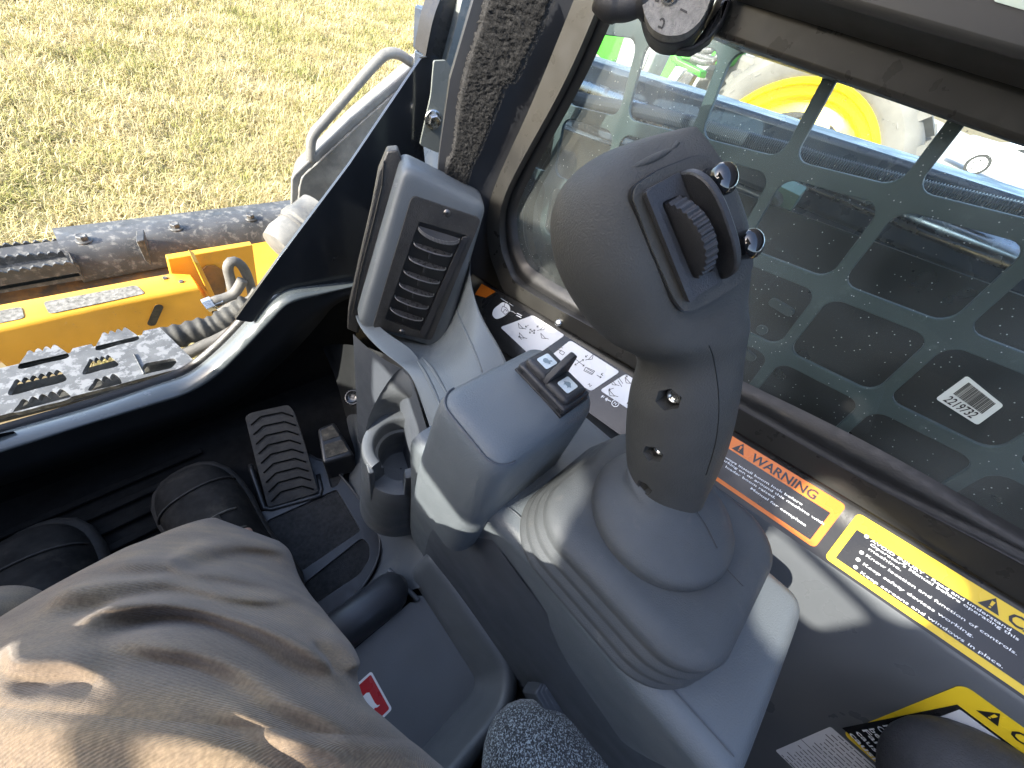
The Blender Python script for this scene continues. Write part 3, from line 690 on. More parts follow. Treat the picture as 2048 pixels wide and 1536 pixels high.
# drawing of a seated operator's hand control, white on black
cv = D.px(1010, 612)
hw = flat("hand_drawing", D, rpoly(pxs(D, [(996, 612), (1006, 604), (1019, 610), (1022, 622), (1008, 634), (992, 640), (984, 630), (988, 618)]), 0.006), M_WHITE, t, h=0.001)
lines("line_drawing", D, [pxs(D, s) for s in ([(1003, 622), (1006, 613), (1014, 617), (1018, 625), (1011, 630), (1003, 622)], [(1007, 625), (1011, 619), (1015, 624)], [(1011, 606), (1009, 614)])], 0.0008, M_INK, hw, h=0.0014)
lines("leader_line", D, [pxs(D, s) for s in ([(1002, 597), (1016, 606)], [(1019, 622), (1026, 624), (1032, 628)], [(1018, 607), (1027, 613)])], 0.0007, M_WHITE, t, h=0.001)
for k in range(2):
    lines("small_print", D, [pxs(D, [(1034 + k * -1, 627 + k * 4), (1044 - k, 632 + k * 4)])], 0.0014, M_WHITE, t, h=0.001)
# screw at the window frame
fs_ = Fr(onx(1117, 645, 0.363), V(0, 1, 0), V(0, 0, 1)); 
if fs_.n.x > 0: fs_ = Fr(fs_.o, V(0, -1, 0), V(0, 0, 1))
ss = MB().lathe(fs_.o, (fs_.n + V(0, 0, 0.8)).normalized(), [(0.005, -0.002), (0.0052, 0.001), (0.0035, 0.0025), (0.001, 0.0028)], 16).build("frame_screw", M_CHROME, smooth=True)
tag(ss, "small shiny screw head under the window frame above the silver decal", "screw")

# ================================================================== CONSOLE
def cz(x, y): return -0.284 - 0.149 * y
con = thing("armrest_console", "grey moulded right armrest console carrying the joystick", "console", (0.18, -0.03, -0.6))
prof = []
def arc(cx, ch, r, a0, a1, n=6): return [(cx + r * math.cos(math.radians(a0 + (a1 - a0) * k / n)), ch + r * math.sin(math.radians(a0 + (a1 - a0) * k / n))) for k in range(n + 1)]
prof = [(0.128, -0.36), (0.124, -0.25), (0.117, -0.12), (0.1115, -0.05)] + arc(0.1235, -0.014, 0.014, 180, 95) + [(0.128, 0.0008), (0.16, 0.001), (0.2, 0.001), (0.235, 0.0006)] + arc(0.248, -0.016, 0.016, 88, 5, 7) + [(0.266, -0.05), (0.268, -0.12)]
rg = []
ys = [0.13, 0.09, 0.06, 0.045, 0.03, 0.0, -0.03, -0.06, -0.1, -0.13, -0.15, -0.163]
# gentle wave of the inboard edge
def wav(y): return 0.004 * math.exp(-((y + 0.02) / 0.03) ** 2) - 0.008 * max(0, min(1, (y - 0.02) / 0.05))
for y in ys:
    rg.append([V(x + wav(y) * max(0, min(1, (0.2 - x) / 0.07)), y, cz(x, y) + h) for x, h in prof])
for k in range(1, 8):
    a = k / 7 * math.radians(80); dy = 0.018 * math.sin(a); dz = -0.018 * (1 - math.cos(a)); s = 1 - 0.14 * (k / 7) ** 2
    rg.append([V(0.19 + (x - 0.19) * (1 - 0.1 * (k / 7) ** 2), -0.163 - dy, cz(x, -0.163) + min(h, h) + dz * (1 if h > -0.03 else 0.4)) for x, h in prof])
rg.append([V(0.19 + (x - 0.19) * 0.88, -0.188, cz(x, -0.163) + h - 0.12) for x, h in prof])
MB().loft(rg, closed=False).build("console_body", M_GREY, con, smooth=True, sub=1)
# worn pale rub mark grain patch on the rear outboard corner: shallow pebble pads
# split line that follows the inboard top edge
gl_ = [V(0.126 + wav(y), y, cz(0.126, y) + 0.0012) for y in np.linspace(0.03, -0.165, 40)]
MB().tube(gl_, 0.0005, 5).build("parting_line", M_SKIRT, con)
# crease rib on the console top behind the boot
# front hump carrying the rocker switch
def box_ring(z, e, r):
    x0, x1, y0, y1 = 0.094, 0.197, 0.036, 0.104
    return [V(px, py, z) for px, py in rrect((x0 + x1) / 2, (y0 + y1) / 2, x1 - x0 + e * 2, y1 - y0 + e * 2, r, 6)]
br = []
for z, e, r in ((-0.37, 0.006, 0.018), (-0.33, 0.006, 0.018), (-0.29, 0.005, 0.017), (-0.25, 0.003, 0.016), (-0.222, 0.0015, 0.015), (-0.209, 0.0005, 0.015), (-0.202, -0.0015, 0.014), (-0.198, -0.005, 0.012), (-0.1962, -0.010, 0.01), (-0.1955, -0.016, 0.008)):
    br.append(box_ring(z, e, r))
MB().loft(br, True, False, True).build("switch_hump", M_GREY, con, smooth=True)
# seam along the inboard edge of the hump
sm = [p for p in box_ring(-0.2005, -0.0018, 0.014)]
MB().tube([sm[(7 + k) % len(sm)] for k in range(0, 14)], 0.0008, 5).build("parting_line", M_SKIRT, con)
# web running down from the rear corner of the hump
wv = [V(0.097, 0.036, -0.235), V(0.103, 0.028, -0.255), V(0.108, 0.016, -0.272), V(0.112, 0.004, -0.283)]

# inboard skirt of the console, darkened for shade, down to the floor moulding
sk_top = [(708, 660), (730, 690), (815, 738), (842, 800), (866, 885), (900, 985), (975, 1090), (1035, 1170), (1250, 1470), (1330, 1600)]
dl = [0.50, 0.485, 0.44, 0.41, 0.37, 0.325, 0.30, 0.29, 0.27, 0.262]

# rocker switch
rk = thing("rocker_switch", "black rocker switch with rabbit and turtle icons and a raised fin", "switch", (0.17, 0.067, -0.196))
RF_ = Fr(V(0.1695, 0.067, -0.1955), V(0, -1, 0), V(1, 0, 0))       # a runs rearward, b outboard
def rkbox(name, a0, a1, b0, b1, h0, h1, m, bev, parent=rk):
    return MB().box(RF_.P(a0, b0, h0), RF_.a * (a1 - a0), RF_.b * (b1 - b0), RF_.n * (h1 - h0)).build(name, m, parent, bevel=bev, seg=3)
rkbox("bezel", -0.023, 0.0235, -0.0145, 0.0145, -0.001, 0.0075, M_BLK, 0.0018)
rkbox("seal_strip", -0.0238, 0.0243, -0.0152, 0.0152, -0.0012, 0.0012, M_SEAL, 0.0006)
b_ = rkbox("rocker_cap", -0.0212, -0.0005, -0.0115, 0.0122, 0.004, 0.0135, M_BLK, 0.0034)
rkbox("rocker_cap", -0.0005, 0.0212, -0.0115, 0.0122, 0.004, 0.0115, M_BLK, 0.0034)
finp = [(-0.0118, 0.009), (0.0122, 0.009), (0.0125, 0.0255), (0.0085, 0.0285), (0.004, 0.0262), (-0.0095, 0.0145)]
MB().prism([RF_.P(-0.0026, x, h) for x, h in finp], RF_.a * 0.0048).build("fin", M_BLK, rk, bevel=0.0009)
MI = mat("switch_window_white", (0.62, 0.7, 0.74), 0.25, var=0.05, vscale=200)
MIB = mat("icon_blue_grey", (0.22, 0.29, 0.33), 0.4, var=0.1)
for a0, h, kind in ((-0.0112, 0.0137, 0), (0.0108, 0.0117, 1)):
    p_ = flat("icon_window", RF_, rrect(a0, 0.0004, 0.0105, 0.0118, 0.0014), MI, rk, h=h)
    if kind == 0:
        sh = [(-.6, -.3), (-.3, -.55), (.1, -.5), (.3, -.2), (.62, -.1), (.6, .15), (.3, .2), (.5, .55), (.3, .6), (.05, .25), (-.3, .3), (-.6, .1)]
    else:
        sh = [(-.75, -.1), (-.45, -.2), (-.4, -.5), (-.2, -.25), (.2, -.28), (.35, -.5), (.45, -.15), (.7, 0), (.4, .2), (.1, .48), (-.25, .45), (-.5, .15)]
    flat("icon", RF_, [(a0 + x * 0.0047, 0.0004 + y * 0.0055) for x, y in sh], MIB, p_, h=h + 0.0003)
for a0 in (-0.0195, -0.0005, 0.0185):
    MB().box(RF_.P(a0, -0.0149, 0.0018), RF_.a * 0.0028, RF_.b * 0.001, RF_.n * 0.0026).build("clip_slot", M_INK, rk)

# ================================================================== JOYSTICK
joy = thing("joystick", "black rubber joystick with thumb wheel and two glossy buttons on its head", "joystick", (0.17, -0.045, -0.27))
P0 = ond(1325, 1000, 0.262); P1 = ond(1302, 460, 0.180); P2 = ond(1312, 290, 0.158)
AX = (P1 - P0).normalized()
UU = (RR - AX * RR.dot(AX)).normalized(); VV = UU.cross(AX)
if VV.dot(RF) > 0: VV = -VV
def depth_at(py):
    if py >= 460: t = (1000 - py) / 540.0; 
    else: t = 1 + (460 - py) / 170.0 * 0.30
    # perspective-correct along the straight axis
    d0, d1 = 0.262, 0.180
    s = (1000 - py) / 540.0
    return 1 / ((1 - s) / d0 + s / d1)
def sec(py, xl, xr, vs, prof, k=0.0):
    d = depth_at(py); c = ond((xl + xr) / 2, py, d); r = (xr - xl) / 2 * d / FPX
    return [c + UU * (a * r) + VV * (b * r * vs) + AX * (k * r * b) for a, b in prof]
NS = 48
def sup(e):
    out = []
    for i in range(NS):
        a = 2 * math.pi * i / NS; c, s = math.cos(a), math.sin(a)
        out.append((math.copysign(abs(c) ** e, c), math.copysign(abs(s) ** e, s)))
    return out
shaft_p = sup(0.9)
hp_ = resample(cr([Vector(p) for p in [(1.0, 0.0), (0.99, 0.3), (0.9, 0.55), (0.45, 0.78), (-0.1, 0.97), (-0.3, 1.0), (-0.6, 0.86), (-0.87, 0.5), (-1.0, 0.0), (-0.9, -0.5), (-0.55, -0.86), (0, -1), (0.5, -0.9), (0.85, -0.6), (0.98, -0.3)]], 8, True), NS, True)
head_p = [(p.x, p.y) for p in hp_]
# align starts: both begin at (1,0) and run counter-clockwise
def mixp(t): return [(a[0] * (1 - t) + b[0] * t, a[1] * (1 - t) + b[1] * t) for a, b in zip(shaft_p, head_p)]
S = [(1075, 1275, 1395, 0.9, 0), (1030, 1262, 1400, 0.9, 0), (1000, 1264, 1394, 0.9, 0), (960, 1261, 1414, 0.9, 0), (900, 1255, 1438, 0.9, 0), (850, 1256, 1452, 0.9, 0), (800, 1260, 1462, 0.9, 0), (760, 1267, 1468, 0.9, 0), (725, 1280, 1472, 0.9, 0),
     (700, 1280, 1475, 0.9, 0.1), (678, 1262, 1477, 0.88, 0.25), (660, 1225, 1479, 0.84, 0.5), (640, 1198, 1472, 0.8, 0.7), (610, 1172, 1470, 0.74, 0.9), (560, 1140, 1476, 0.7, 1), (510, 1115, 1474, 0.68, 1), (460, 1101, 1462, 0.66, 1), (410, 1096, 1444, 0.66, 1),
     (365, 1106, 1424, 0.66, 1), (330, 1128, 1408, 0.64, 1), (305, 1160, 1396, 0.6, 1), (285, 1200, 1386, 0.55, 1), (272, 1245, 1390, 0.46, 1), (266, 1285, 1365, 0.3, 1)]
rings = [sec(y, a, b, v, mixp(t)) for y, a, b, v, t in S]
shaft = MB().loft(rings, True, True, True).build("grip", M_RUB, joy, smooth=True, sub=2)
# three hexagonal screw wells, cut with real depth
bv = bvh(shaft); cut = []; wells = []
for px, py, r in ((1335, 800, 0.0066), (1304, 909, 0.0060), (1287, 976, 0.0055)):
    rdir = ray(px, py).normalized(); loc, nor, _, _ = bv.ray_cast(V(0, 0, 0), rdir)
    nor = (nor * 0.75 - UU * 0.35).normalized()
    f = Fr(loc, AX.cross(nor).cross(nor) * -1, AX.cross(nor))
    f = Fr(loc, UU - nor * UU.dot(nor), nor.cross(UU - nor * UU.dot(nor)))
    ring = [f.P(r * math.cos(k * math.pi / 3 + 0.15), r * math.sin(k * math.pi / 3 + 0.15), 0.012) for k in range(6)]
    cut.append(MB().prism(ring, f.n * -0.022).build("cutter", M_INK)); wells.append((f, r))
apply_bool(shaft, cut)
for p in shaft.data.polygons: p.use_smooth = True
shaft.data.set_sharp_from_angle(angle=math.radians(45))
for f, r in wells:
    hx = [f.P(r * 0.99 * math.cos(k * math.pi / 3 + 0.15), r * 0.99 * math.sin(k * math.pi / 3 + 0.15), -0.009) for k in range(6)]
    sw = MB().prism(hx, f.n * -0.002).build("screw_well", M_INK, joy)
    MB().lathe(f.P(0, 0, -0.009), f.n, [(r * .68, 0), (r * .7, 0.002), (r * .62, 0.0032), (r * .45, 0.0032), (r * .38, 0.002), (r * .1, 0.0018)], 20).build("screw", M_CHROME, sw, smooth=True)

# face panel on the head, set on the facet that looks at the operator
bv = bvh(shaft)
hits = []
for px, py in ((1300, 395), (1330, 360), (1345, 470), (1395, 400), (1400, 500), (1380, 580), (1440, 460), (1450, 540)):
    loc, nor, _, _ = bv.ray_cast(V(0, 0, 0), ray(px, py).normalized())
    if loc: hits.append((loc, nor))
cen = sum((h[0] for h in hits), V(0, 0, 0)) / len(hits)
A_ = np.array([list(h[0] - cen) for h in hits]); _, _, vt_ = np.linalg.svd(A_); nrm = Vector(vt_[2])
if nrm.dot(cen) > 0: nrm = -nrm
hmax = max((h[0] - cen).dot(nrm) for h in hits)
a_dir = onp(1372, 605, cen, nrm) - onp(1284, 388, cen, nrm)
FP = Fr(cen + nrm * (hmax * 0.75 + 0.001), a_dir, nrm.cross(a_dir))
po = [(1263, 395), (1270, 372), (1318, 340), (1390, 312), (1418, 316), (1440, 345), (1468, 400), (1500, 500), (1506, 535), (1485, 562), (1430, 598), (1385, 622), (1364, 622), (1346, 598), (1305, 505)]
pp = rpoly([FP.px(*p) for p in po], 0.003, 4)
pg = rpoly([FP.px(*p) for p in po], 0.003, 4)
cxy = Vector((sum(p[0] for p in pp) / len(pp), sum(p[1] for p in pp) / len(pp)))
def grow(L, s): return [tuple(cxy + (Vector(p) - cxy) * s) for p in L]
plate("panel_gap", FP, grow(pp, 1.016), [], 0.012, M_INK, joy, h0=-0.0002)
facep = plate("face_panel", FP, pp, [], 0.012, M_RUB, joy, h0=0.0008, bevel=0.0007)
lip = []
bv2 = bvh(shaft)
for p in cr([(1262, 334), (1290, 324), (1322, 309), (1345, 296), (1356, 284)], 6):
    loc, nor, _, _ = bv2.ray_cast(V(0, 0, 0), ray(p.x, p.y).normalized())
    if loc: lip.append(loc - nor * 0.0006)
if len(lip) > 5:
    lip = resample(lip, 24); MB().tube(lip, [0.0004 + 0.0014 * math.sin(math.pi * min(1, (k + .3) / 20)) ** 0.7 if k < 20 else 0.0012 for k in range(24)], 12).build('thumb_lip', M_RUB, joy, smooth=True)
# raised surround of the thumb wheel, with its slot
fo = [FP.px(*p) for p in [(1282, 384), (1350, 348), (1434, 562), (1368, 602)]]
sl_ = rpoly([FP.px(*p) for p in [(1314, 408), (1355, 392), (1418, 540), (1378, 558)]], 0.0018, 3)
plate("wheel_surround", FP, rpoly(fo, 0.0012, 3), [sl_], 0.0028, M_BLK, joy, h0=0.0034, bevel=0.0006)
plate("slot_floor", FP, sl_, [], 0.0004, M_INK, joy, h0=0.0011)
rim = [FP.px(*p) for p in [(1276, 390), (1288, 383), (1376, 598), (1363, 604)]]
plate("surround_rim", FP, rpoly(rim, 0.0012, 3), [], 0.003, M_BLK, joy, h0=0.0058, bevel=0.0010)
# thumb wheel: toothed roller half sunk in the slot
sA = FP.px(1335, 400); sB = FP.px(1398, 550)
wc = ((sA[0] + sB[0]) / 2, (sA[1] + sB[1]) / 2); half = abs(sB[0] - sA[0]) / 2
wr = half * 1.02; wh = -0.0035 + 0.002
nteeth = 34; gw = abs(FP.px(1355, 392)[1] - FP.px(1314, 408)[1]) * 0.44
def wheel_ring(b, rad, tooth):
    out = []
    for k in range(nteeth * 4):
        a = 2 * math.pi * k / (nteeth * 4)
        rr = rad + (tooth if k % 4 in (0, 1) else 0)
        out.append(FP.P(wc[0] + rr * math.cos(a), wc[1] + b, wh + rr * math.sin(a)))
    return out
wheel = MB().loft([wheel_ring(gw, wr * 0.80, 0), wheel_ring(gw * 0.97, wr * 0.86, 0), wheel_ring(gw * 0.55, wr * 0.97, 0), wheel_ring(gw * 0.50, wr * 0.965, 0.0009), wheel_ring(-gw * 0.85, wr * 0.965, 0.0009), wheel_ring(-gw, wr * 0.9, 0)], True, True, True)
wheel.build("thumb_wheel", M_BLK, joy, angle=30)
# D-shaped thumb guard standing on the panel beside the wheel
gA = Vector(FP.px(1352, 350)); gB = Vector(FP.px(1432, 560)); gl2 = (gB - gA).length; gd = (gB - gA).normalized()
def guard(off, sc_, dh):
    out = []
    for k in range(29):
        a = math.pi * k / 28
        q = gA + gd * (gl2 / 2 - gl2 / 2 * sc_ * math.copysign(abs(math.cos(a)) ** 0.75, math.cos(a)))
        out.append(FP.P(q.x - gd.y * off, q.y + gd.x * off, 0.0008 + (0.0168 * sc_ * abs(math.sin(a)) ** 0.8) + dh))
    return out
sgn = -1 if FP.px(1420, 420)[1] < wc[1] else 1
gm = MB(); g0 = guard(0, 0.97, 0); g1 = guard(sgn * 0.0006, 1.0, 0); g2 = guard(sgn * 0.0026, 1.0, 0); g3 = guard(sgn * 0.0032, 0.97, 0)
gm.loft([g0, g1, g2, g3], True, True, True).build("thumb_guard", M_BLK, joy, angle=35)
# two glossy domed push buttons
for px, py, rr in ((1408, 374, 0.0060), (1462, 496, 0.0060)):
    c = FP.px(px, py)
    o_b = FP.P(c[0], c[1], 0.0)
    bd = (FP.n + FP.b * (0.25 * sgn)).normalized()
    bb = MB().lathe(o_b, bd, [(rr * 1.05, 0.0), (rr * 1.05, 0.003)], 24).build("button_collar", M_BLK, joy, angle=30)
    MB().lathe(o_b, bd, [(rr * .9, 0.003), (rr, 0.004), (rr * 1.02, 0.0095)] + [(rr * 1.02 * math.cos(a), 0.0095 + rr * .62 * math.sin(a)) for a in np.linspace(0.15, 1.5, 9)], 32).build("push_button", M_GLOSS, joy, smooth=True)

# collar and pleated boot
cc_ = V(0.186, -0.055, 0)
def rsq(cx, cy, hx, hy, r, z, n=10): return [V(x, y, z + cz(x, y)) for x, y in rrect(cx, cy, 2 * hx, 2 * hy, r, n)]
gt = []
GX, GY, HX, HY = 0.1845, -0.055, 0.0775, 0.078
for s, h in ((0.985, -0.001), (1.0, 0.002), (0.995, 0.0065), (0.965, 0.0085), (0.958, 0.0105), (0.965, 0.0125), (0.958, 0.0175), (0.925, 0.0195), (0.918, 0.0215), (0.925, 0.0235), (0.918, 0.0285), (0.885, 0.0305), (0.878, 0.0325), (0.885, 0.0345), (0.88, 0.0395), (0.86, 0.0425), (0.80, 0.0455), (0.72, 0.0475), (0.66, 0.0475), (0.5, 0.0475), (0.1, 0.0475)):
    gt.append(rsq(GX, GY, HX * s, HY * s, 0.045 * s ** 2.2, h, 12))
bt = MB().loft(gt, True, False, True)
boot = bt.build("gaiter", M_GAIT, joy, smooth=True)
col_c = ond(1319, 1035, 0.262)
col_c = onp(1319, 1030, V(0, 0, -0.284 + 0.049), V(0, 0.149, 1).normalized())
NZ = V(0, 0.149, 1).normalized()
cu = V(1, 0, 0); cvv = NZ.cross(cu)
rc = 139 * (col_c.dot(RF)) / FPX
top_c = ond(1330, 975, depth_at(975)); rt = 66 * depth_at(975) / FPX
cr_rings = []
for t_, rad, lift in ((0.0, 0.985, -0.004), (0, 1.0, 0.0), (0, 1.0, 0.004), (0.02, 0.985, 0.0075), (0.08, 0.94, 0.0105), (0.18, 0.85, 0.0135), (0.32, 0.75, 0.0165), (0.5, 0.65, 0.0185), (0.7, 0.575, 0.021), (0.88, 0.52, 0.0245), (1.0, 0.485, 0.029), (1.0, 0.43, 0.030)):
    s_ = (lift - (P0 - col_c).dot(NZ)) / AX.dot(NZ); axp = P0 + AX * s_
    c = (col_c + NZ * lift).lerp(axp, t_)
    w1_ = t_ ** 1.5
    cr_rings.append([c + (cu * math.cos(2 * math.pi * k / 48) + cvv * math.sin(2 * math.pi * k / 48)) * rc * rad for k in range(48)])
MB().loft(cr_rings, True, False, False).build("collar", M_GAIT, joy, smooth=True)
# moulded split lines on collar and boot
bvc = bvh([o for o in joy.children if o.name.startswith("collar")][0]); bvg = bvh(boot)
def surf_line(pts, bb, name, r=0.0006):
    out = []
    for p in cr(pts, 5):
        loc, nor, _, _ = bb.ray_cast(V(0, 0, 0), ray(p.x, p.y).normalized())
        if loc: out.append(loc + nor * 0.0001)
    if len(out) > 2: MB().tube(out, r, 5).build(name, M_INK, joy)
surf_line([(1383, 1000), (1390, 1018), (1412, 1052), (1434, 1096)], bvc, "split_line", 0.0007)
surf_line([(1428, 1113), (1455, 1140), (1486, 1172)], bvg, "split_line", 0.0005)
surf_line([(1418, 690), (1428, 720), (1438, 800), (1432, 880), (1412, 950)], bvh(shaft), "split_line", 0.0003)

# ================================================================== AIR VENT TOWER
FV = Fr(V(0.2535, 0.338, -0.327), V(0.074, -0.043, -0.0), V(0.06, 0.011, 0.179))     # a across, b up
if FV.n.y > 0: FV = Fr(FV.o, FV.a * -1, FV.b)
vent = thing("air_vent", "tall grey air vent housing with black bezel and six open louvres", "vent", tuple(FV.P(0, -0.13, -0.05)))
def vp(*L): return [FV.px(*p) for p in L]
# housing: rounded box whose face carries the bezel
face = [FV.px(*p) for p in [(806, 326), (978, 412), (890, 706), (712, 655)]]
def lerp2(p, q, t): return (p[0] + (q[0] - p[0]) * t, p[1] + (q[1] - p[1]) * t)
fc = (sum(p[0] for p in face) / 4, sum(p[1] for p in face) / 4)
def fring(s, h, dx=0, dy=0, r=0.014, tx=0.0, ty=0.0):
    L = [(fc[0] + (p[0] - fc[0]) * s[0] + dx, fc[1] + (p[1] - fc[1]) * s[1] + dy) for p in face]
    return [FV.P(a, b, h + tx * (a - fc[0]) + ty * (b - fc[1])) for a, b in rpoly(L, r, 6)]
hr = [fring((0.80, 0.90), 0.0), fring((0.88, 0.94), -0.0008), fring((0.94, 0.97), -0.003), fring((0.985, 0.992), -0.0075), fring((1.0, 1.0), -0.013), fring((1.02, 1.01), -0.03), fring((1.05, 1.015), -0.055), fring((1.08, 1.02), -0.08)]
MB().loft(hr, True, True, True).build("housing", M_GREY, vent, smooth=True, sub=1)
# sloped cap behind the top edge of the face
cap_p = [(800, 285), (828, 290), (942, 338), (960, 360), (977, 405), (968, 425), (806, 335)]
# dark side cover with its pivot groove
sc_ = [onp(x, y, FV.P(0, 0, -0.038), FV.n) for x, y in [(774, 302), (796, 300), (806, 330), (786, 430), (740, 575), (716, 668), (694, 658), (696, 620), (716, 530), (742, 420), (756, 345)]]
MB().prism(sc_, FV.n * -0.03).build("side_cover", M_BLKM, vent, bevel=0.002)
MB().tube([onp(x, y, FV.P(0, 0, -0.0375), FV.n) for x, y in [(768, 322), (764, 372), (748, 440), (722, 540), (706, 625)]], 0.0009, 6).build("cover_groove", M_INK, vent)
# bezel with the long opening
bz = rpoly(vp((824, 389), (962, 436), (862, 679), (745, 653)), 0.007, 5)
op = rpoly(vp((838, 441), (931, 469), (842, 661), (770, 636)), 0.002, 3)
plate("bezel", FV, bz, [op], 0.004, M_BLKM, vent, h0=0.0035, bevel=0.0014)
inner = rpoly(vp((838, 441), (931, 469), (842, 661), (770, 636)), 0.002, 3)
# duct: walls go back behind the face, housing skin stays outside
dw = MB(); dr = [[FV.P(a, b, h) for a, b in inner] for h in (0.0028, 0.0005)]
dw.loft(dr, True).add([FV.P(a, b, 0.0006) for a, b in inner], [tuple(range(len(inner)))]).build("duct", M_INK, vent)
# dark side return of the opening (right)
rr_ = vp((924, 472), (937, 470), (850, 672), (838, 664))
plate("side_return", FV, rr_, [], 0.003, M_BLK, vent, h0=0.0052, bevel=0.0006)
def bilin(u, v):
    A, B, C, Dd = [Vector(p) for p in vp((838, 441), (931, 469), (842, 661), (770, 636))]
    return A.lerp(B, u).lerp(Dd.lerp(C, u), v)
M_LOUV = mat('louvre_plastic', (0.045, 0.045, 0.046), 0.3, var=0.1, vscale=60, bump=0.1, bscale=900)
# louvre blades: thin curved tongues that tip out of the opening
for k in range(6):
    v = 0.185 + k * 0.135
    c = bilin(0.47, v); ux = (bilin(1, v) - bilin(0, v)); wl = ux.length * 0.43; ux.normalize(); uy = Vector((-ux.y, ux.x))
    top = []; bot = []
    for i in range(17):
        a = math.pi * i / 16
        q = c + ux * (-wl * math.cos(a))
        out_h = 0.0012 + 0.0105 * math.sin(a) ** 0.6
        qq = q - uy * (0.003 * math.sin(a) ** 0.8)
        top.append(FV.P(qq.x, qq.y, out_h)); 
    e0 = c + ux * (-wl); e1 = c + ux * wl
    lv_ = MB().prism(top, (FV.b * -0.0016 + FV.n * 0.0002)).build("louvre", M_LOUV, vent, bevel=0.0003)
    MB().tube(top, 0.0008, 6).build("louvre_edge", mat("louvre_edge_highlight", (0.13, 0.13, 0.13), 0.3, var=0.1), lv_, smooth=True)  # bright rim highlight put into a paler bead on each blade
    st = c + ux * (-wl * 0.12) - uy * 0.008
    MB().box(FV.P(st.x - 0.0012, st.y - 0.006, 0.004), FV.a * 0.0024, FV.b * 0.007, FV.n * 0.003).build("louvre_pin", M_BLK, vent)
# knurled adjuster wheel at the top of the opening
ac = bilin(0.47, 0.05); wl = (bilin(1, .05) - bilin(0, .05)).length * 0.46; ux = (bilin(1, .05) - bilin(0, .05)).normalized(); uy = Vector((-ux.y, ux.x))
kn = MB()
pts = []
for i in range(41):
    a = math.pi * (0.08 + 0.84 * i / 40); q = ac + ux * (-wl * math.cos(a)) - uy * (0.0075 * math.sin(a))
    pts.append((q, 0.002 + 0.0115 * math.sin(a)))
ring = [FV.P(q.x, q.y, h) for q, h in pts]
kn.prism(ring, FV.b * 0.0045)
kw = kn.build("adjuster_wheel", M_BLK, vent)
kr = MB()
for i in range(0, 40):
    (q0, h0), (q1, h1) = pts[i], pts[i + 1]
    p0 = FV.P(q0.x, q0.y, h0); p1 = FV.P(q1.x, q1.y, h1); d = (p1 - p0) * 0.55
    kr.box(p0 + FV.b * 0.0001, d, FV.n * 0.0016 + FV.b * -0.0002, FV.b * 0.0042)
stuff(kr.build("wheel_rib", mat("rib_grey_plastic", (0.17, 0.17, 0.17), 0.35), kw))
# cross-head screws in the bezel
for px, py in ((894, 426), (804, 664)):
    c = FV.px(px, py, 0.0035)
    s_ = MB().lathe(FV.P(c[0], c[1], 0.0034), FV.n, [(0.0044, 0), (0.0044, 0.0003), (0.0036, 0.0005), (0.0034, 0.0011), (0.002, 0.0016)], 20).build("bezel_screw", mat("dark_screw_steel", (0.16, 0.155, 0.15), 0.3, metal=0.9), vent, smooth=True)
    lines("screw_cross", FV, [[(c[0] - 0.0016, c[1]), (c[0] + 0.0016, c[1])], [(c[0], c[1] - 0.0016), (c[0], c[1] + 0.0016)]], 0.0008, M_INK, s_, h=0.0053)
# little moulded tick marks on the housing edge
for px, py in ((794, 368), (754, 521)):
    c = FV.px(px, py, -0.006)
    for k in range(3):
        lines("moulded_tick", FV, [[(c[0] - 0.003, c[1] - k * 0.0016), (c[0] + 0.0028, c[1] + 0.0008 - k * 0.0016)]], 0.0004, mat("tick_white", (0.35, 0.36, 0.37), 0.5), vent, h=-0.0075)

# lower tower panel that runs from the vent down to the console (ribbed, grey)
TR = [[(706, 655, .502), (755, 676, .494), (815, 692, .482), (866, 694, .472), (905, 640, .470), (938, 540, .478)],
      [(760, 708, .475), (810, 718, .462), (850, 722, .45), (885, 718, .442), (920, 680, .442), (946, 590, .457)],
      [(815, 738, .445), (838, 745, .436), (868, 750, .425), (905, 745, .417), (945, 715, .415), (970, 650, .434)],
      [(835, 790, .42), (855, 790, .41), (880, 790, .40), (915, 785, .395), (960, 760, .392), (1011, 710, .412)],
      [(866, 885, .372), (880, 880, .365), (900, 870, .36), (930, 860, .36), (980, 830, .365), (1032, 780, .385)],
      [(900, 985, .325), (915, 980, .32), (935, 975, .318), (960, 960, .318), (1010, 930, .32), (1055, 880, .345)]]
def pc(L, n=30): return resample(cr([ond(x, y, d) for x, y, d in L], 6), n)
R_ = [pc(L, 26) for L in TR]
HB = FV.P(0, 0, -0.016)
R_[0] = resample(cr([onp(x, y - 6, HB, FV.n) for x, y, d in TR[0]], 6), 26)
R_ = [[onp(*px_of(p + V(0, 0, 0.03)), FV.P(0, 0, -0.05), FV.n) for p in R_[0]]] + R_
R_ = [[r[0] + V(0.03, 0.03, -0.01)] + r + [r[-1] + V(0.012, 0.012, -0.012), r[-1] + V(0.02, 0.035, -0.05)] for r in R_]
tower = MB().loft(R_, closed=False).build("lower_cover", M_GREY, vent, smooth=True, sub=2)
btw = bvh(tower)
for L in ([(905, 600), (925, 650), (948, 700), (965, 745)], [(835, 722), (850, 745), (872, 790), (888, 830)], [(845, 716), (866, 740), (896, 790)]):
    q_ = []
    for p in cr(L, 6):
        loc, nor, _, _ = btw.ray_cast(V(0, 0, 0), ray(p.x, p.y).normalized())
        if loc: q_.append(loc)
    if len(q_) > 4:
        q_ = resample(q_, 16); MB().tube(q_, [0.0006 + 0.0016 * math.sin(math.pi * (k + .5) / 16) for k in range(16)], 8).build("moulded_rib", M_GREY, vent, smooth=True)

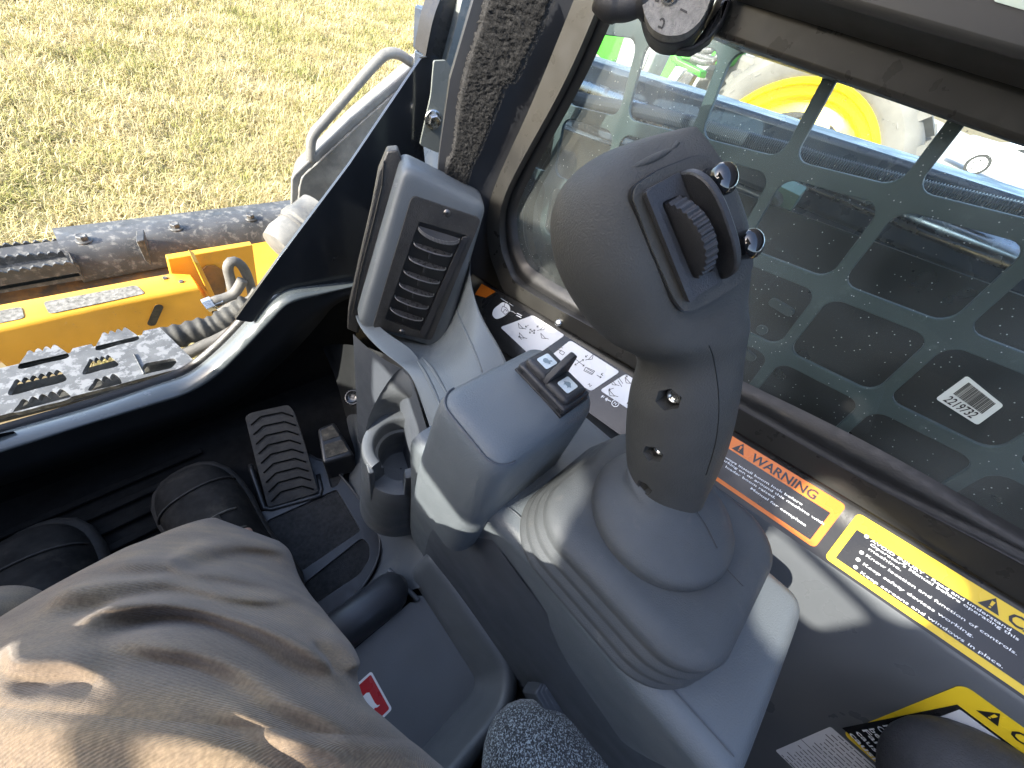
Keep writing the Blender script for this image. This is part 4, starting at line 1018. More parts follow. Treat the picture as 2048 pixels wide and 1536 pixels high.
# skirt painted darker for shade, under the left edge of the tower and the console
top3 = [ond(x, y, d) for x, y, d in ((706, 668, .505), (735, 695, .488), (774, 722, .466), (815, 745, .443), (832, 785, .418), (850, 845, .39), (868, 905, .36), (892, 970, .328))] + [V(0.110, 0.03, -0.32), V(0.113, -0.02, -0.33), V(0.114, -0.08, -0.33), V(0.115, -0.16, -0.32), V(0.118, -0.30, -0.30)]
top3 = resample(cr(top3, 6), 60)
low3 = [V(p.x * 0.5 + 0.5 * 0.128 + 0.004, p.y, -0.70) for p in top3]
mid3 = [p.lerp(q, 0.3) for p, q in zip(top3, low3)]
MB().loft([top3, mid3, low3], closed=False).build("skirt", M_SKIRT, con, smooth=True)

# ================================================================== FLOOR: mats, moulding, tray
FZ = -0.757
FF = Fr(V(0, 0, FZ), V(1, 0, 0), V(0, 1, 0))
# floor mat frame with recessed pads
mo = [(-0.09, 0.10), (-0.05, 0.115), (0.02, 0.12), (0.07, 0.145), (0.095, 0.185), (0.099, 0.25), (0.092, 0.33), (0.084, 0.362), (0.072, 0.38), (0.06, 0.40), (0.05, 0.36), (0.035, 0.318), (-0.045, 0.336), (-0.075, 0.345), (-0.10, 0.3), (-0.10, 0.2)]
mo = [tuple(p.to_2d()) for p in resample(cr([Vector((x, y, 0)) for x, y in mo], 6, True), 120, True)]
q = lambda *L: [FF.px(*p) for p in L]
pad1 = rpoly(q((535, 1045), (674, 982), (722, 1064), (596, 1150), (556, 1110)), 0.006, 3)
pad2 = rpoly(q((606, 1172), (724, 1078), (738, 1092), (740, 1118), (720, 1150), (628, 1212), (600, 1230)), 0.008, 4)
pad3 = rpoly(q((656, 953), (690, 947), (676, 974), (664, 980)), 0.004, 3)
padL = rpoly([(-0.40, 0.12), (-0.10, 0.14), (-0.09, 0.30), (-0.40, 0.32)], 0.01, 3)
fmat = thing("floor_mat", "black plastic floor mat with recessed rubber pads beside the pedal", "floor mat", (0.02, 0.22, FZ))
plate("mat_frame", FF, mo, [pad1, pad2, pad3], 0.008, M_MATF, fmat, h0=0.009, bevel=0.0014)
for pd in (pad1, pad2, pad3):
    plate("rubber_pad", FF, pd, [], 0.004, M_MAT, fmat, h0=0.0055, bevel=0.001)
# raised bead round the mat
bd = MB().tube([FF.P(x, y, 0.009) for x, y in mo[12:80]], 0.0022, 8).build("edge_bead", M_MATF, fmat, smooth=True)
# dark ribs on the floor ahead of the boots
rb = MB()
for k in range(7):
    y = 0.30 + k * 0.034
    rb.box(V(-0.9, y, FZ - 0.004), V(0.82, 0, 0), V(0, 0.012, 0), V(0, 0, 0.006))
struct(rb.build("cab_floor_strip", M_FLOOR, None, bevel=0.002))

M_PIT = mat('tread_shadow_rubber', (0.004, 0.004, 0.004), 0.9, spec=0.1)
# pedal with a chevron tread
ped = thing("foot_pedal", "black foot pedal with chevron rubber tread, ahead of the floor mat", "pedal", (0.02, 0.40, -0.74))
pA, pB, pC_, pD = onz(493, 832, -0.672), onz(586, 811, -0.672), onz(637, 985, -0.742), onz(536, 1016, -0.742)
FPd = Fr((pA + pB + pC_ + pD) / 4, pB - pA + (pC_ - pD), (pA - pD))
if FPd.n.z < 0: FPd = Fr(FPd.o, FPd.a * -1, FPd.b)
pq = [FPd.px(*p) for p in [(490, 834), (500, 826), (576, 809), (588, 822), (612, 895), (637, 985), (536, 1016), (512, 925)]]
plate("tread_plate", FPd, rpoly(pq, 0.006, 3), [], 0.014, mat("pedal_rubber", (0.03, 0.029, 0.027), 0.75, var=0.3, vscale=40, bump=0.5, bscale=500, col2=(0.05, 0.045, 0.038), c2scale=22, c2lo=0.55, c2hi=0.8), ped, bevel=0.0015)
xs_ = [p[0] for p in pq]; 
for k in range(9):
    t = (k + 0.6) / 9.2
    Lp = Vector(FPd.px(*lerp2((492, 834), (538, 1010), t))); Rp = Vector(FPd.px(*lerp2((588, 815), (635, 982), t)))
    d = Rp - Lp; n_ = Vector((-d.y, d.x)).normalized()
    if n_.dot(Vector(FPd.px(540, 820)) - Vector(FPd.px(585, 1000))) < 0: n_ = -n_
    pl = [Lp + d * 0.06 - n_ * 0.006, Lp + d * 0.28 + n_ * 0.006, Lp + d * 0.72 + n_ * 0.006, Lp + d * 0.94 - n_ * 0.006]
    lines("tread_groove", FPd, [[tuple(x) for x in pl]], 0.003, M_PIT, ped, h=0.0013)
# pedal bracket frame
pf = [onz(x, y, -0.748) for x, y in [(500, 930), (530, 1022), (645, 990), (636, 950)]]
MB().tube(resample(pf, 16), 0.0045, 8).build("bracket", M_MATF, ped, smooth=True)

# foot rest block with two pads
fr_ = thing("foot_rest", "small black foot rest block with two worn rubber pads beside the pedal", "foot rest", (0.09, 0.42, -0.74))
bt_ = [onz(x, y, -0.70) for x, y in [(634, 856), (668, 842), (708, 908), (645, 927)]]
bb_ = [V(p.x + 0.0, p.y - 0.012, FZ) for p in bt_]
MB().loft([bb_, bt_], True, True, True).build("block", M_MATF, fr_, bevel=0.006, seg=3)
FR2 = Fr(bt_[0], bt_[1] - bt_[0], bt_[0] - bt_[3])
if FR2.n.z < 0: FR2 = Fr(FR2.o, FR2.a * -1, FR2.b)
for pts in ([(641, 862), (664, 850), (680, 872), (646, 883)], [(648, 890), (684, 879), (698, 903), (652, 917)]):
    plate("rubber_pad", FR2, rpoly([FR2.px(*p) for p in pts], 0.004, 3), [], 0.002, mat("worn_pad_rubber", (0.05, 0.045, 0.035), 0.8, var=0.5, vscale=60, bump=0.5, bscale=500, col2=(0.16, 0.14, 0.1), c2scale=40, c2lo=0.52, c2hi=0.7), fr_, h0=0.0012, bevel=0.0006)

# grey floor moulding between mat and console
inner_ = [(650, 690, -0.66), (672, 740, -0.70), (690, 800, -0.735), (704, 860, -0.748), (716, 905, -0.75), (702, 955, -0.752), (722, 1010, -0.752), (748, 1060, -0.752), (764, 1105, -0.752), (752, 1145, -0.752), (722, 1182, -0.752)]
mida = [(715, 690, -0.60), (722, 740, -0.64), (728, 800, -0.66), (728, 860, -0.665), (728, 905, -0.68), (728, 955, -0.70), (760, 1020, -0.715), (798, 1080, -0.715), (802, 1130, -0.712), (800, 1165, -0.712), (800, 1195, -0.712)]
midb = [(760, 700, -0.57), (772, 750, -0.59), (785, 800, -0.60), (796, 870, -0.61), (800, 935, -0.62), (796, 975, -0.635), (815, 1020, -0.65), (838, 1060, -0.655), (840, 1100, -0.655), (838, 1140, -0.66), (836, 1165, -0.66)]
outr = [(826, 745, -0.52), (845, 790, -0.52), (862, 850, -0.53), (880, 910, -0.55), (905, 965, -0.57), (925, 1005, -0.585), (945, 1040, -0.60), (965, 1075, -0.605), (985, 1105, -0.61), (1005, 1140, -0.615), (1020, 1165, -0.62)]
def zc(L, n=44): return resample(cr([onz(x, y, z) for x, y, z in L], 6), n)
mld = thing("floor_moulding", "scuffed grey floor moulding with cup holder and storage tray beside the mat", "moulding", (0.13, 0.15, -0.7))
I0 = zc(inner_); I1, I2, I3 = zc(mida), zc(midb), zc(outr)
FS = [[p + V(-0.006, 0, -0.008) for p in I0], I0, [p.lerp(q_, 0.35) + V(0, 0, 0.004) for p, q_ in zip(I0, I1)], I1, I2, I3, [p + V(0.05, 0.03, 0.03) for p in I3]]
MB().loft([r[13:] for r in FS], closed=False).build("floor_skin", M_GREYD, mld, smooth=True, sub=1)
MB().loft([r[:14] for r in FS], closed=False).build("shaded_floor_skin", mat("floor_skin_shade", (0.014, 0.015, 0.016), 0.6, var=0.2, spec=0.3), mld, smooth=True, sub=1)  # front of the floor skin, its shade put into a darker colour
struct(MB().prism([V(0.12, 0.57, -0.78), V(0.5, 0.57, -0.78), V(0.5, 0.57, -0.36), V(0.24, 0.57, -0.50), V(0.14, 0.57, -0.56)], V(0, 0.006, 0)).prism([V(0.30, 0.24, -0.79), V(0.30, 0.58, -0.79), V(0.33, 0.58, -0.40), V(0.33, 0.24, -0.42)], V(0.005, 0, 0)).build("front_wall_panel", M_PGLOSS))
# round blanking plug
pc_ = onz(706, 795, -0.655); NP = (V(-0.45, -0.25, 0.85)).normalized()
MB().lathe(pc_, NP, [(0.016, -0.006), (0.016, 0.002), (0.0125, 0.0035), (0.012, 0.002), (0.003, 0.0025)], 28).build("blanking_plug", M_PGLOSS, mld, smooth=True)
# cup holder: thick ring wall with a notch, stepped well, tall back
CC = V(0.1375, 0.192, 0); CT = -0.45
def cring(r, z, a0, a1, n=40, dx=0, dy=0): return [V(CC.x + dx + r * math.cos(math.radians(a0 + (a1 - a0) * k / n)), CC.y + dy + r * math.sin(math.radians(a0 + (a1 - a0) * k / n)), z) for k in range(n + 1)]
A0, A1 = -118, 190
ro, ri = 0.0505, 0.0355
zb = CT - 0.052
wall = [cring(ro + 0.002, zb - 0.002, A0, A1), cring(ro, CT - 0.006, A0, A1), cring(ro - 0.0015, CT - 0.001, A0, A1), cring(ro - 0.004, CT, A0, A1), cring(ri + 0.003, CT, A0, A1), cring(ri + 0.001, CT - 0.0015, A0, A1), cring(ri, CT - 0.006, A0, A1), cring(ri - 0.001, CT - 0.026, A0, A1), cring(ri - 0.0045, CT - 0.028, A0, A1), cring(ri - 0.006, zb - 0.002, A0, A1)]
cup = MB().loft(wall, closed=False)
n_ = len(wall)
cup.add([r[0] for r in wall], [tuple(range(n_))]); cup.add([r[-1] for r in wall], [tuple(range(n_))])
# body below the notch, with the well
full = [cring(ro + 0.012, -0.66, 0, 360, 64), cring(ro + 0.006, -0.58, 0, 360, 64), cring(ro + 0.002, zb - 0.004, 0, 360, 64), cring(ro, zb, 0, 360, 64), cring(ri - 0.005, zb, 0, 360, 64), cring(ri - 0.006, zb - 0.004, 0, 360, 64), cring(ri - 0.0075, CT - 0.078, 0, 360, 64), cring(ri - 0.010, CT - 0.081, 0, 360, 64), cring(0.001, CT - 0.081, 0, 360, 64)]
cup.loft(full, False)
cup.build("cup_holder", M_GREYD, mld, angle=45)
# back wall that rises from the rim to the tower
lo = [cring(ro - 0.003, CT - 0.003, 128, 20, 20), [p + V(0.004, 0.005, 0.012) for p in cring(ro, CT, 128, 20, 20)]]
hi = resample(cr([ond(x, y, d) for x, y, d in ((792, 742, .452), (812, 738, .448), (836, 792, .424), (852, 840, .405), (862, 872, .382))], 6), 21)
mid_ = [p.lerp(q_, 0.5) + V(0.006, 0.01, -0.004) for p, q_ in zip(lo[1], hi)]
MB().loft([lo[0], lo[1], mid_, hi], closed=False).build("back_wall_skin", M_GREYD, mld, smooth=True, sub=1)
# flange rib at the notch
MB().box(V(CC.x - ro - 0.004, CC.y - 0.012, zb - 0.05), V(0.006, -0.003, 0), V(0.004, 0.014, 0), V(0, 0, 0.098)).build("notch_rib", M_GREYD, mld, bevel=0.0015)

# storage tray
TZ = -0.685
def tz(px, py, z=TZ): return onz(px, py, z)
x0, x1, ya_, yb_ = -0.12, 0.0915, 0.047, -0.102
tray = thing("storage_tray", "grey moulded floor tray with a raised rim and a red and white sticker", "tray", (0, -0.02, TZ))
MB().prism([V(x0, ya_ + 0.002, TZ), V(0.072, ya_ + 0.002, TZ), V(0.078, ya_ - 0.004, TZ), V(0.084, ya_ + 0.004, TZ), V(x1, ya_ - 0.003, TZ), V(x1 + 0.001, yb_ - 0.016, TZ), V(x0, yb_ - 0.022, TZ)], V(0, 0, -0.006)).build("tray_floor", M_TRAY, tray)
def rim(yv):
    s = (yv - yb_) / (ya_ - yb_)
    zt = -0.60
    return [V(x1, yv, TZ), V(x1 + 0.004, yv, TZ + 0.02), V(0.108, yv, zt - 0.02), V(0.113, yv, zt - 0.005), V(0.119, yv, zt), V(0.127, yv, zt - 0.001), V(0.136, yv, zt - 0.006), V(0.15, yv, zt - 0.05), V(0.152, yv, zt - 0.1)]
rr2 = []
for k in range(5):   # rounded front end of the rim
    a = k / 4 * math.pi / 2
    rr2.append([V(0.122 + (p.x - 0.122) * (0.55 + 0.45 * math.sin(a)), 0.070 + 0.016 * math.cos(a), TZ + (p.z - TZ) * (0.5 + 0.5 * math.sin(a))) for p in rim(0)])
for yv in np.linspace(0.065, -0.084, 12): rr2.append(rim(yv))
# corner, then the rear rim running inboard
cx_, cy_ = 0.075, -0.087
for k in range(1, 7):
    a = math.radians(90 * k / 6)
    row = []
    for p in rim(0):
        r = p.x - cx_
        row.append(V(cx_ + r * math.cos(a), cy_ - r * math.sin(a) * 0.95, p.z))
    rr2.append(row)
for xv in np.linspace(0.05, -0.13, 8):
    rr2.append([V(xv, cy_ - (p.x - cx_) * 0.95, p.z) for p in rim(0)])
MB().loft(rr2, closed=False, cap0=True).build("tray_rim", M_TRAY, tray, smooth=True, sub=1)
# front roll bar of the tray
MB().tube([V(-0.2, 0.082, TZ + 0.006), V(0.056, 0.079, TZ + 0.006), V(0.064, 0.079, TZ + 0.004), V(0.069, 0.079, TZ)], [0.03, 0.03, 0.027, 0.02], 28).build("front_roll", mat("roll_black_plastic", (0.024, 0.027, 0.032), 0.38, var=0.1, bump=0.2, bscale=700), tray, smooth=True)
MB().prism([V(0.066, 0.11, TZ + 0.012), V(0.073, 0.11, TZ + 0.012), V(0.086, 0.042, TZ + 0.008), V(0.079, 0.042, TZ + 0.008)], V(0, 0, -0.03)).build("roll_end", M_GREYD, tray, bevel=0.002)
# sticker on the tray floor
TF = Fr(V(0, 0, TZ), V(1, 0, 0), V(0, 1, 0))
stk = thing("tray_sticker", "red and white rectangular sticker on the tray floor half hidden by the trousers", "sticker", (-0.03, -0.01, TZ))
s1_, s2_, s3_ = TF.px(739, 1345), TF.px(787, 1416), TF.px(752, 1456)
sx1 = (s1_[0] + s2_[0]) / 2 + 0.0005
sy1, sy0 = s1_[1], s2_[1]
flat("backing", TF, rrect(sx1 - 0.03, (sy0 + sy1) / 2, 0.06, sy1 - sy0, 0.0035), M_WHITE, stk, h=0.0006)
flat("red_field", TF, rrect(sx1 - 0.03 + 0.0002, (sy0 + sy1) / 2, 0.0545, sy1 - sy0 - 0.006, 0.002), M_RED, stk, h=0.0009)
wh = [(-0.035, 0.010), (-0.0165, 0.0105), (-0.0135, 0.0085), (-0.0135, -0.006), (-0.0125, -0.0105), (-0.0095, -0.0125), (-0.0135, -0.0125), (-0.0165, -0.0105), (-0.019, -0.013), (-0.035, -0.013)]
flat("white_emblem", TF, [(sx1 + x, (sy0 + sy1) / 2 + y) for x, y in wh], M_WHITE, stk, h=0.0012)
# lower dark void between tray and console, bracket lugs
struct(MB().prism([V(0.0, -0.7, -0.74), V(0.3, -0.7, -0.74), V(0.3, -0.1, -0.74), V(0.0, -0.1, -0.74)], V(0, 0, -0.01)).build("cab_floor_plate", M_FLOOR))
lg = thing("seat_base_bracket", "small grey moulded bracket between the tweed seat and console side", "bracket", tuple(onz(1125, 1440, -0.52)))
for k in range(3):
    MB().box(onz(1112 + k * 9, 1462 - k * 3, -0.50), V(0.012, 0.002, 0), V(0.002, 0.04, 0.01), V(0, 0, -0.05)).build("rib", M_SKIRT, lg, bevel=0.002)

# ================================================================== OUTSIDE, FRONT: loader frame seen through the door
lf = thing("loader_crossmember", "yellow loader coupler frame with grip pads and black rail beyond the door sill", "loader frame", (-0.1, 1.1, -1.2))
# black top rail
def rail_prof(x): return [V(x, 1.425, -0.885), V(x, 1.425, -0.85), V(x, 1.42, -0.846), V(x, 1.335, -0.846), V(x, 1.322, -0.850), V(x, 1.312, -0.862), V(x, 1.285, -0.905), V(x, 1.285, -0.925), V(x, 1.30, -0.94)]
MB().loft([rail_prof(x) for x in (-0.165, 0.0, 0.2, 0.55)], False).build("top_rail", M_BSTEEL, lf, angle=40)
for px, py in ((168, 481), (352, 456), (502, 437)):
    c = onz(px, py, -0.845); f = Fr(c, V(1, 0, 0), V(0, 1, 0))
    hex_bolt(f, (0, 0), 0.0125, lf, "rail_bolt", M_BSTEEL, 1.2, marks=False)
# bracket plate on the rail
bk = [ony(x, y, 1.27) for x, y in [(272, 483), (288, 480), (293, 494), (303, 532), (290, 522)]]
MB().prism(bk, V(0.012, 0.05, 0)).build("rail_bracket", M_BSTEEL, lf, bevel=0.002)
# dirty sloping web below the rail, and the back plate
MB().add([V(-0.9, 1.31, -0.93), V(0.6, 1.31, -0.93), V(0.6, 1.13, -0.99), V(-0.9, 1.13, -0.99)], [(0, 1, 2, 3)]).build("web_plate", M_DIRT, lf)
MB().prism([V(0.10, 1.29, -0.90), V(0.62, 1.29, -0.90), V(0.62, 1.10, -0.965), V(0.06, 1.10, -0.965)], V(0, 0, -0.02)).build("back_plate", M_YPAINT, lf, bevel=0.003)
# serrated step rails at the left
def serr(L, y0, hgt, name):
    a, b = ony(*L[0], y0), ony(*L[1], y0); n = 9; top = []
    for i in range(n * 4 + 1):
        t = i / (n * 4); p = a.lerp(b, t); top.append(p + V(0, 0, 0.009 * abs(math.sin(math.pi * i / 4))))
    ring = top + [b + V(0, 0, -hgt), a + V(0, 0, -hgt)]
    MB().prism(ring, V(0, 0.006, 0)).build(name, M_BSTEEL, lf)
serr([(-60, 500), (122, 484)], 1.39, 0.03, "serrated_strip"); serr([(-60, 524), (134, 508)], 1.33, 0.03, "serrated_strip"); serr([(-60, 558), (147, 528)], 1.27, 0.05, "serrated_strip")
MB().prism([ony(x, y, 1.38) for x, y in [(122, 478), (133, 486), (140, 505), (128, 508)]], V(0.004, -0.1, 0)).build("strip_end_plate", M_BSTEEL, lf)
MB().prism([V(-0.9, 1.385, -0.86), V(-0.16, 1.385, -0.86), V(-0.16, 1.27, -0.885), V(-0.9, 1.27, -0.885)], V(0, 0, -0.01)).build("tread_base", M_BSTEEL, lf)
# yellow channel
yT = -0.80
cbk = [onz(x, y, yT) for x, y in [(-60, 622), (297, 556), (345, 548), (380, 550)]]; cfr = [onz(x, y, yT) for x, y in [(-60, 672), (200, 613), (360, 581), (395, 574)]]
fr_low = [V(p.x, p.y - 0.004, -0.905) for p in cfr]
bend = [[q_ + V(0, 0.0, 0) for q_ in [p + V(0, 0.012, 0) for p in cfr]], [p + V(0, 0.004, -0.003) for p in cfr], [p + V(0, 0.0, -0.011) for p in cfr]]
MB().loft([[p + V(0, 0.01, -0.08) for p in cbk], [p + V(0, 0.004, -0.002) for p in cbk], cbk] + bend + [fr_low], False).build("channel", M_YPAINT, lf, angle=50)
ce = MB().add([cbk[-1], bend[0][-1], bend[1][-1], bend[2][-1], fr_low[-1], cbk[-1] + V(0.02, 0.01, -0.09)], [(0, 1, 2, 3, 4, 5)]).build("channel_end", M_YPAINT, lf)
CF = Fr(V(0, 1.05, yT), V(1, 0, 0), V(0, 1, 0))
for pts in ([(87, 605), (273, 571), (291, 588), (99, 629)], [(-60, 634), (44, 614), (50, 637), (-60, 660)]):
    plate("grip_pad", CF, rpoly([CF.px(*p) for p in pts], 0.008, 3), [], 0.001, M_GRIPT, lf, h0=0.0018)
for px, py in ((331, 557), (363, 564)):
    c = CF.px(px, py); MB().lathe(CF.P(c[0], c[1], 0), CF.n, [(0.006, 0), (0.005, 0.004)], 6).build("stud", M_BSTEEL, lf)
f2 = Fr(cfr[1] + V(0, -0.002, -0.03), cfr[2] - cfr[1], V(0, 0, 1))
if f2.n.y > 0: f2 = Fr(f2.o, f2.a * -1, f2.b)
sl2 = [f2.px(*p) for p in [(303, 645), (317, 613)]]
dv = (Vector(sl2[1]) - Vector(sl2[0])); n2 = Vector((-dv.y, dv.x)).normalized() * 0.0085
cap = []
for k in range(9): 
    a = math.pi * k / 8; cap.append(tuple(Vector(sl2[1]) + n2 * math.cos(a) + dv.normalized() * 0.0085 * math.sin(a)))
for k in range(9):
    a = math.pi * k / 8; cap.append(tuple(Vector(sl2[0]) - n2 * math.cos(a) - dv.normalized() * 0.0085 * math.sin(a)))
plate("slot", f2, cap, [], 0.001, mat("slot_dark", (0.05, 0.045, 0.03), 0.9, var=0.5, vscale=80), lf, h0=0.0035)
plate("slot_edge", f2, cap, [], 0.0008, M_YPAINT, lf, h0=0.0015)
# gusset bracket right of the channel
gs = [ony(x, y, 1.02) for x, y in [(386, 522), (398, 528), (430, 592), (424, 600), (408, 570)]]
MB().prism(gs, V(0.004, 0.05, 0.0)).build("gusset", M_YPAINT, lf, bevel=0.002)
MB().prism([ony(x, y, 1.10) for x, y in [(335, 518), (505, 490), (520, 600), (425, 640), (345, 560)]], V(0, 0.02, 0)).build("upright_plate", M_YPAINT, lf, bevel=0.002)
oh = [ony(x, y, 1.092) for x, y in [(400, 545), (412, 533), (430, 532), (445, 540), (455, 560), (450, 585), (430, 595), (412, 580)]]
MB().prism(oh, V(0, 0.004, 0)).build("plate_opening", M_DIRT, lf)

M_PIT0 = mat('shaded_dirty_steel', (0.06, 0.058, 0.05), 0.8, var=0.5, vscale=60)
# galvanised grip step plate just outside the sill
SZ = -0.715
SF = Fr(V(-0.15, 0.75, SZ), V(1, 0, 0), V(0, 1, 0))
def P1z(L): return [SF.px(x * .3418, 400 + y * .3418) for x, y in L]
stp = thing("grip_step", "galvanised grip step plate with serrated openings just outside the door sill", "step", (-0.15, 0.75, SZ))
def tooth(a, b, n, dep):
    a, b = Vector(a), Vector(b); d = b - a; nn = Vector((-d.y, d.x)).normalized(); out = []
    for i in range(n * 6 + 1):
        t = i / (n * 6); out.append(tuple(a + d * t + nn * dep * abs(math.sin(math.pi * t * n))))
    return out
def hole(tl_, tr_, br_, bl_, n=4):
    q = P1z([(tl_[0], tl_[1] - 10), (tr_[0], tr_[1] - 10), (br_[0] + 4, br_[1] + 12), (bl_[0] - 4, bl_[1] + 12)]); T = tooth(q[0], q[1], n, 0.009)
    b1, b2 = Vector(q[2]), Vector(q[3]); mid = (b1 + b2) / 2
    cv = cr([Vector((*T[-1], 0)), Vector((*q[2], 0)), Vector((*(b1.lerp(b2, .5) + (b1 - Vector(q[1])) * 0.05), 0)), Vector((*q[3], 0)), Vector((*T[0], 0))], 5)
    return T + [(p.x, p.y) for p in cv[1:-1]]
H = [hole((150, 915), (345, 870), (400, 905), (112, 975)), hole((592, 806), (755, 768), (810, 800), (565, 866)), hole((515, 962), (652, 930), (690, 955), (488, 1008)), hole((75, 1085), (360, 1018), (380, 1045), (58, 1130), 6), hole((545, 1080), (690, 1040), (705, 1062), (522, 1105), 3), hole((110, 1205), (385, 1130), (405, 1150), (88, 1232), 5),
     rpoly(P1z([(825, 990), (850, 955), (1020, 925), (1035, 950), (1000, 985), (840, 1020)]), 0.004, 3),
     hole((-420, 1040), (-180, 985), (-130, 1015), (-460, 1100)), hole((-420, 1200), (-120, 1130), (-100, 1160), (-450, 1250), 6)]
outer = P1z([(-600, 1120), (95, 962), (410, 893), (425, 868), (535, 842), (545, 858), (830, 790), (838, 765), (935, 745), (1130, 935), (1090, 975), (-600, 1420)])
plate("step_plate", SF, outer, H, 0.008, M_GALV, stp, bevel=0.0012)
MB().prism([SF.P(*p, -0.03) for p in P1z([(-600, 1160), (430, 930), (930, 800), (1060, 960), (-600, 1360)])], SF.n * -0.005).build("step_dark_backing", M_PIT0, stp)  # dark sheet added so the openings look shaded inside
MB().loft([[SF.P(*p) for p in P1z([(780, 905), (838, 1020)])], [SF.P(*p, 0.004) for p in P1z([(786, 905), (846, 1020)])], [SF.P(*p) for p in P1z([(795, 905), (855, 1020)])]], False).build("plate_fold", M_GALV, stp)

M_SLEEVE = mat('dirty_black_sleeve', (0.045, 0.044, 0.04), 0.75, var=0.4, vscale=30, bump=0.4, bscale=120)
# hydraulic cylinder, hoses and boot
cyl = thing("hydraulic_cylinder", "dusty grey hydraulic cylinder beside the lower end of the loader arm", "cylinder", tuple(ony(560, 500, 1.0)))
c0_, c1_ = ony(640, 430, 1.06), ony(520, 530, 0.98); ax_ = (c1_ - c0_).normalized()
MB().lathe(c0_, ax_, [(0.062, 0), (0.062, 0.05), (0.066, 0.055), (0.066, 0.075), (0.058, 0.08), (0.058, 0.13), (0.05, 0.16), (0.02, 0.165)], 28).build("barrel", M_ARM, cyl, angle=40)
MB().lathe(c0_ + ax_ * 0.086, ax_, [(0.0605, 0), (0.0605, 0.006)], 28).build("gland_ring", M_HOSE, cyl, angle=40)
hs = thing("hydraulic_hoses", "bundle of dusty grey hydraulic hoses looping beside the yellow frame", "hoses", tuple(ony(450, 590, 0.95)))
for k, (L, r) in enumerate(([(466, 600), (462, 560), (455, 530), (470, 520), (488, 540), (498, 575), (500, 610), (478, 640)], 0.012), ) if False else enumerate([([(468, 600), (462, 565), (456, 535), (466, 522), (484, 532), (498, 562), (505, 600), (490, 640)], 0.0115), ([(415, 612), (430, 602), (450, 596), (470, 585), (485, 560)], 0.012), ([(440, 625), (470, 610), (500, 600), (515, 580)], 0.012)]):
    MB().tube(resample(cr([ony(x, y, 0.95 - 0.02 * k) for x, y in L], 6), 40), r, 12).build("hose", M_HOSE, hs, smooth=True)
MB().lathe(ony(410, 612, 0.93), ony(425, 606, 0.93) - ony(410, 612, 0.93), [(0.017, 0), (0.017, 0.02), (0.013, 0.022), (0.013, 0.04)], 6).build("hose_fitting", M_CHROME, hs, angle=30)
# dark corrugated boot
bp = resample(cr([ony(x, y, 0.88) for x, y in [(330, 680), (380, 665), (430, 652), (470, 630), (500, 610)]], 6), 60)
MB().tube(bp, [0.027 + 0.0022 * math.sin(i * 0.9) + 0.0015 * math.sin(i * 0.37) for i in range(60)], 14).build("rubber_sleeve", M_SLEEVE, hs, smooth=True)
MB().tube(resample(cr([ony(x, y, 0.84) for x, y in [(345, 720), (400, 695), (450, 672), (500, 640)]], 6), 30), 0.014, 10).build("hose", M_HOSE, hs, smooth=True)

# right loader arm end with grab handle
arm = thing("grey_loader_boom", "pale grey dusty loader arm end plate left of the corner gusset", "loader", tuple(ony(650, 380, 1.2)))
ap = [ony(x, y, 1.15) for x, y in [(579, 470), (582, 358), (588, 348), (616, 322), (700, 240), (832, 128), (850, 70), (866, -20), (980, -20), (940, 180), (760, 420), (560, 560)]]
MB().prism(ap, V(0.05, 0.09, 0.0)).build("arm_plate", M_ARM, arm, bevel=0.006, seg=3)
wp = resample(cr([ony(x, y, 1.146) for x, y in [(598, 440), (602, 365), (632, 330), (712, 256), (800, 178), (842, 140)]], 5), 60)
MB().tube(wp, [0.0035 + 0.001 * math.sin(i * 2.1) for i in range(60)], 6).build("weld_bead", M_ARM, arm, smooth=True)
MB().prism([ony(x, y, 1.12) for x, y in [(838, 100), (856, 40), (872, -20), (905, -20), (884, 60), (866, 112)]], V(0.02, 0.03, 0)).build("arm_rib", M_ARM, arm, bevel=0.004)
hpth = resample(cr([ony(x, y, 1.16) for x, y in [(622, 322), (622, 285), (630, 265), (652, 240), (700, 184), (752, 126), (774, 108), (796, 108), (822, 124)]], 8), 60)
MB().tube(hpth, 0.0125, 14).build("grab_handle", M_ARM, arm, smooth=True)

lbm = thing("left_boom_sun_block", "unseen grey boom stub added at far left to block sun", "loader", (-1.0, 0.9, -0.6))
MB().prism([V(-0.86, 0.62, -1.0), V(-0.86, 0.80, -1.0), V(-0.86, 0.80, -0.1), V(-0.86, 0.62, 0.05)], V(-0.12, 0, 0)).build("arm_plate", M_ARM, lbm, bevel=0.006)  # out-of-view slab added to keep sun off the cab floor

# ================================================================== OUTSIDE, RIGHT
# steel guard screen: rounded openings in a raked grid
G0 = V(0.433, 0.0, -0.055); GA = V(0, -1, 0.225).normalized(); 
GR = Fr(G0, GA, V(0, 0.225, 1))
pa_, pb_ = 0.0868, 0.0768; gh = []
for k in range(-5, 8):
    for r in range(-2, 6):
        ca = (k + 0.5) * pa_; cb = -(r - 0.5) * pb_ - 0.0
        gh.append(rrect(ca, cb, pa_ - 0.0105, pb_ - 0.0135, 0.0115, 5))
scr = plate("side_guard_screen", GR, [(-5.6 * pa_, 4.2 * pb_), (-5.6 * pa_, -6.2 * pb_), (8.6 * pa_, -6.2 * pb_), (8.6 * pa_, 4.2 * pb_)], gh, 0.005, M_SCREEN, None, bevel=0.0007)
tag(scr, "teal grey steel guard screen with rounded openings outside the side window", "guard screen")
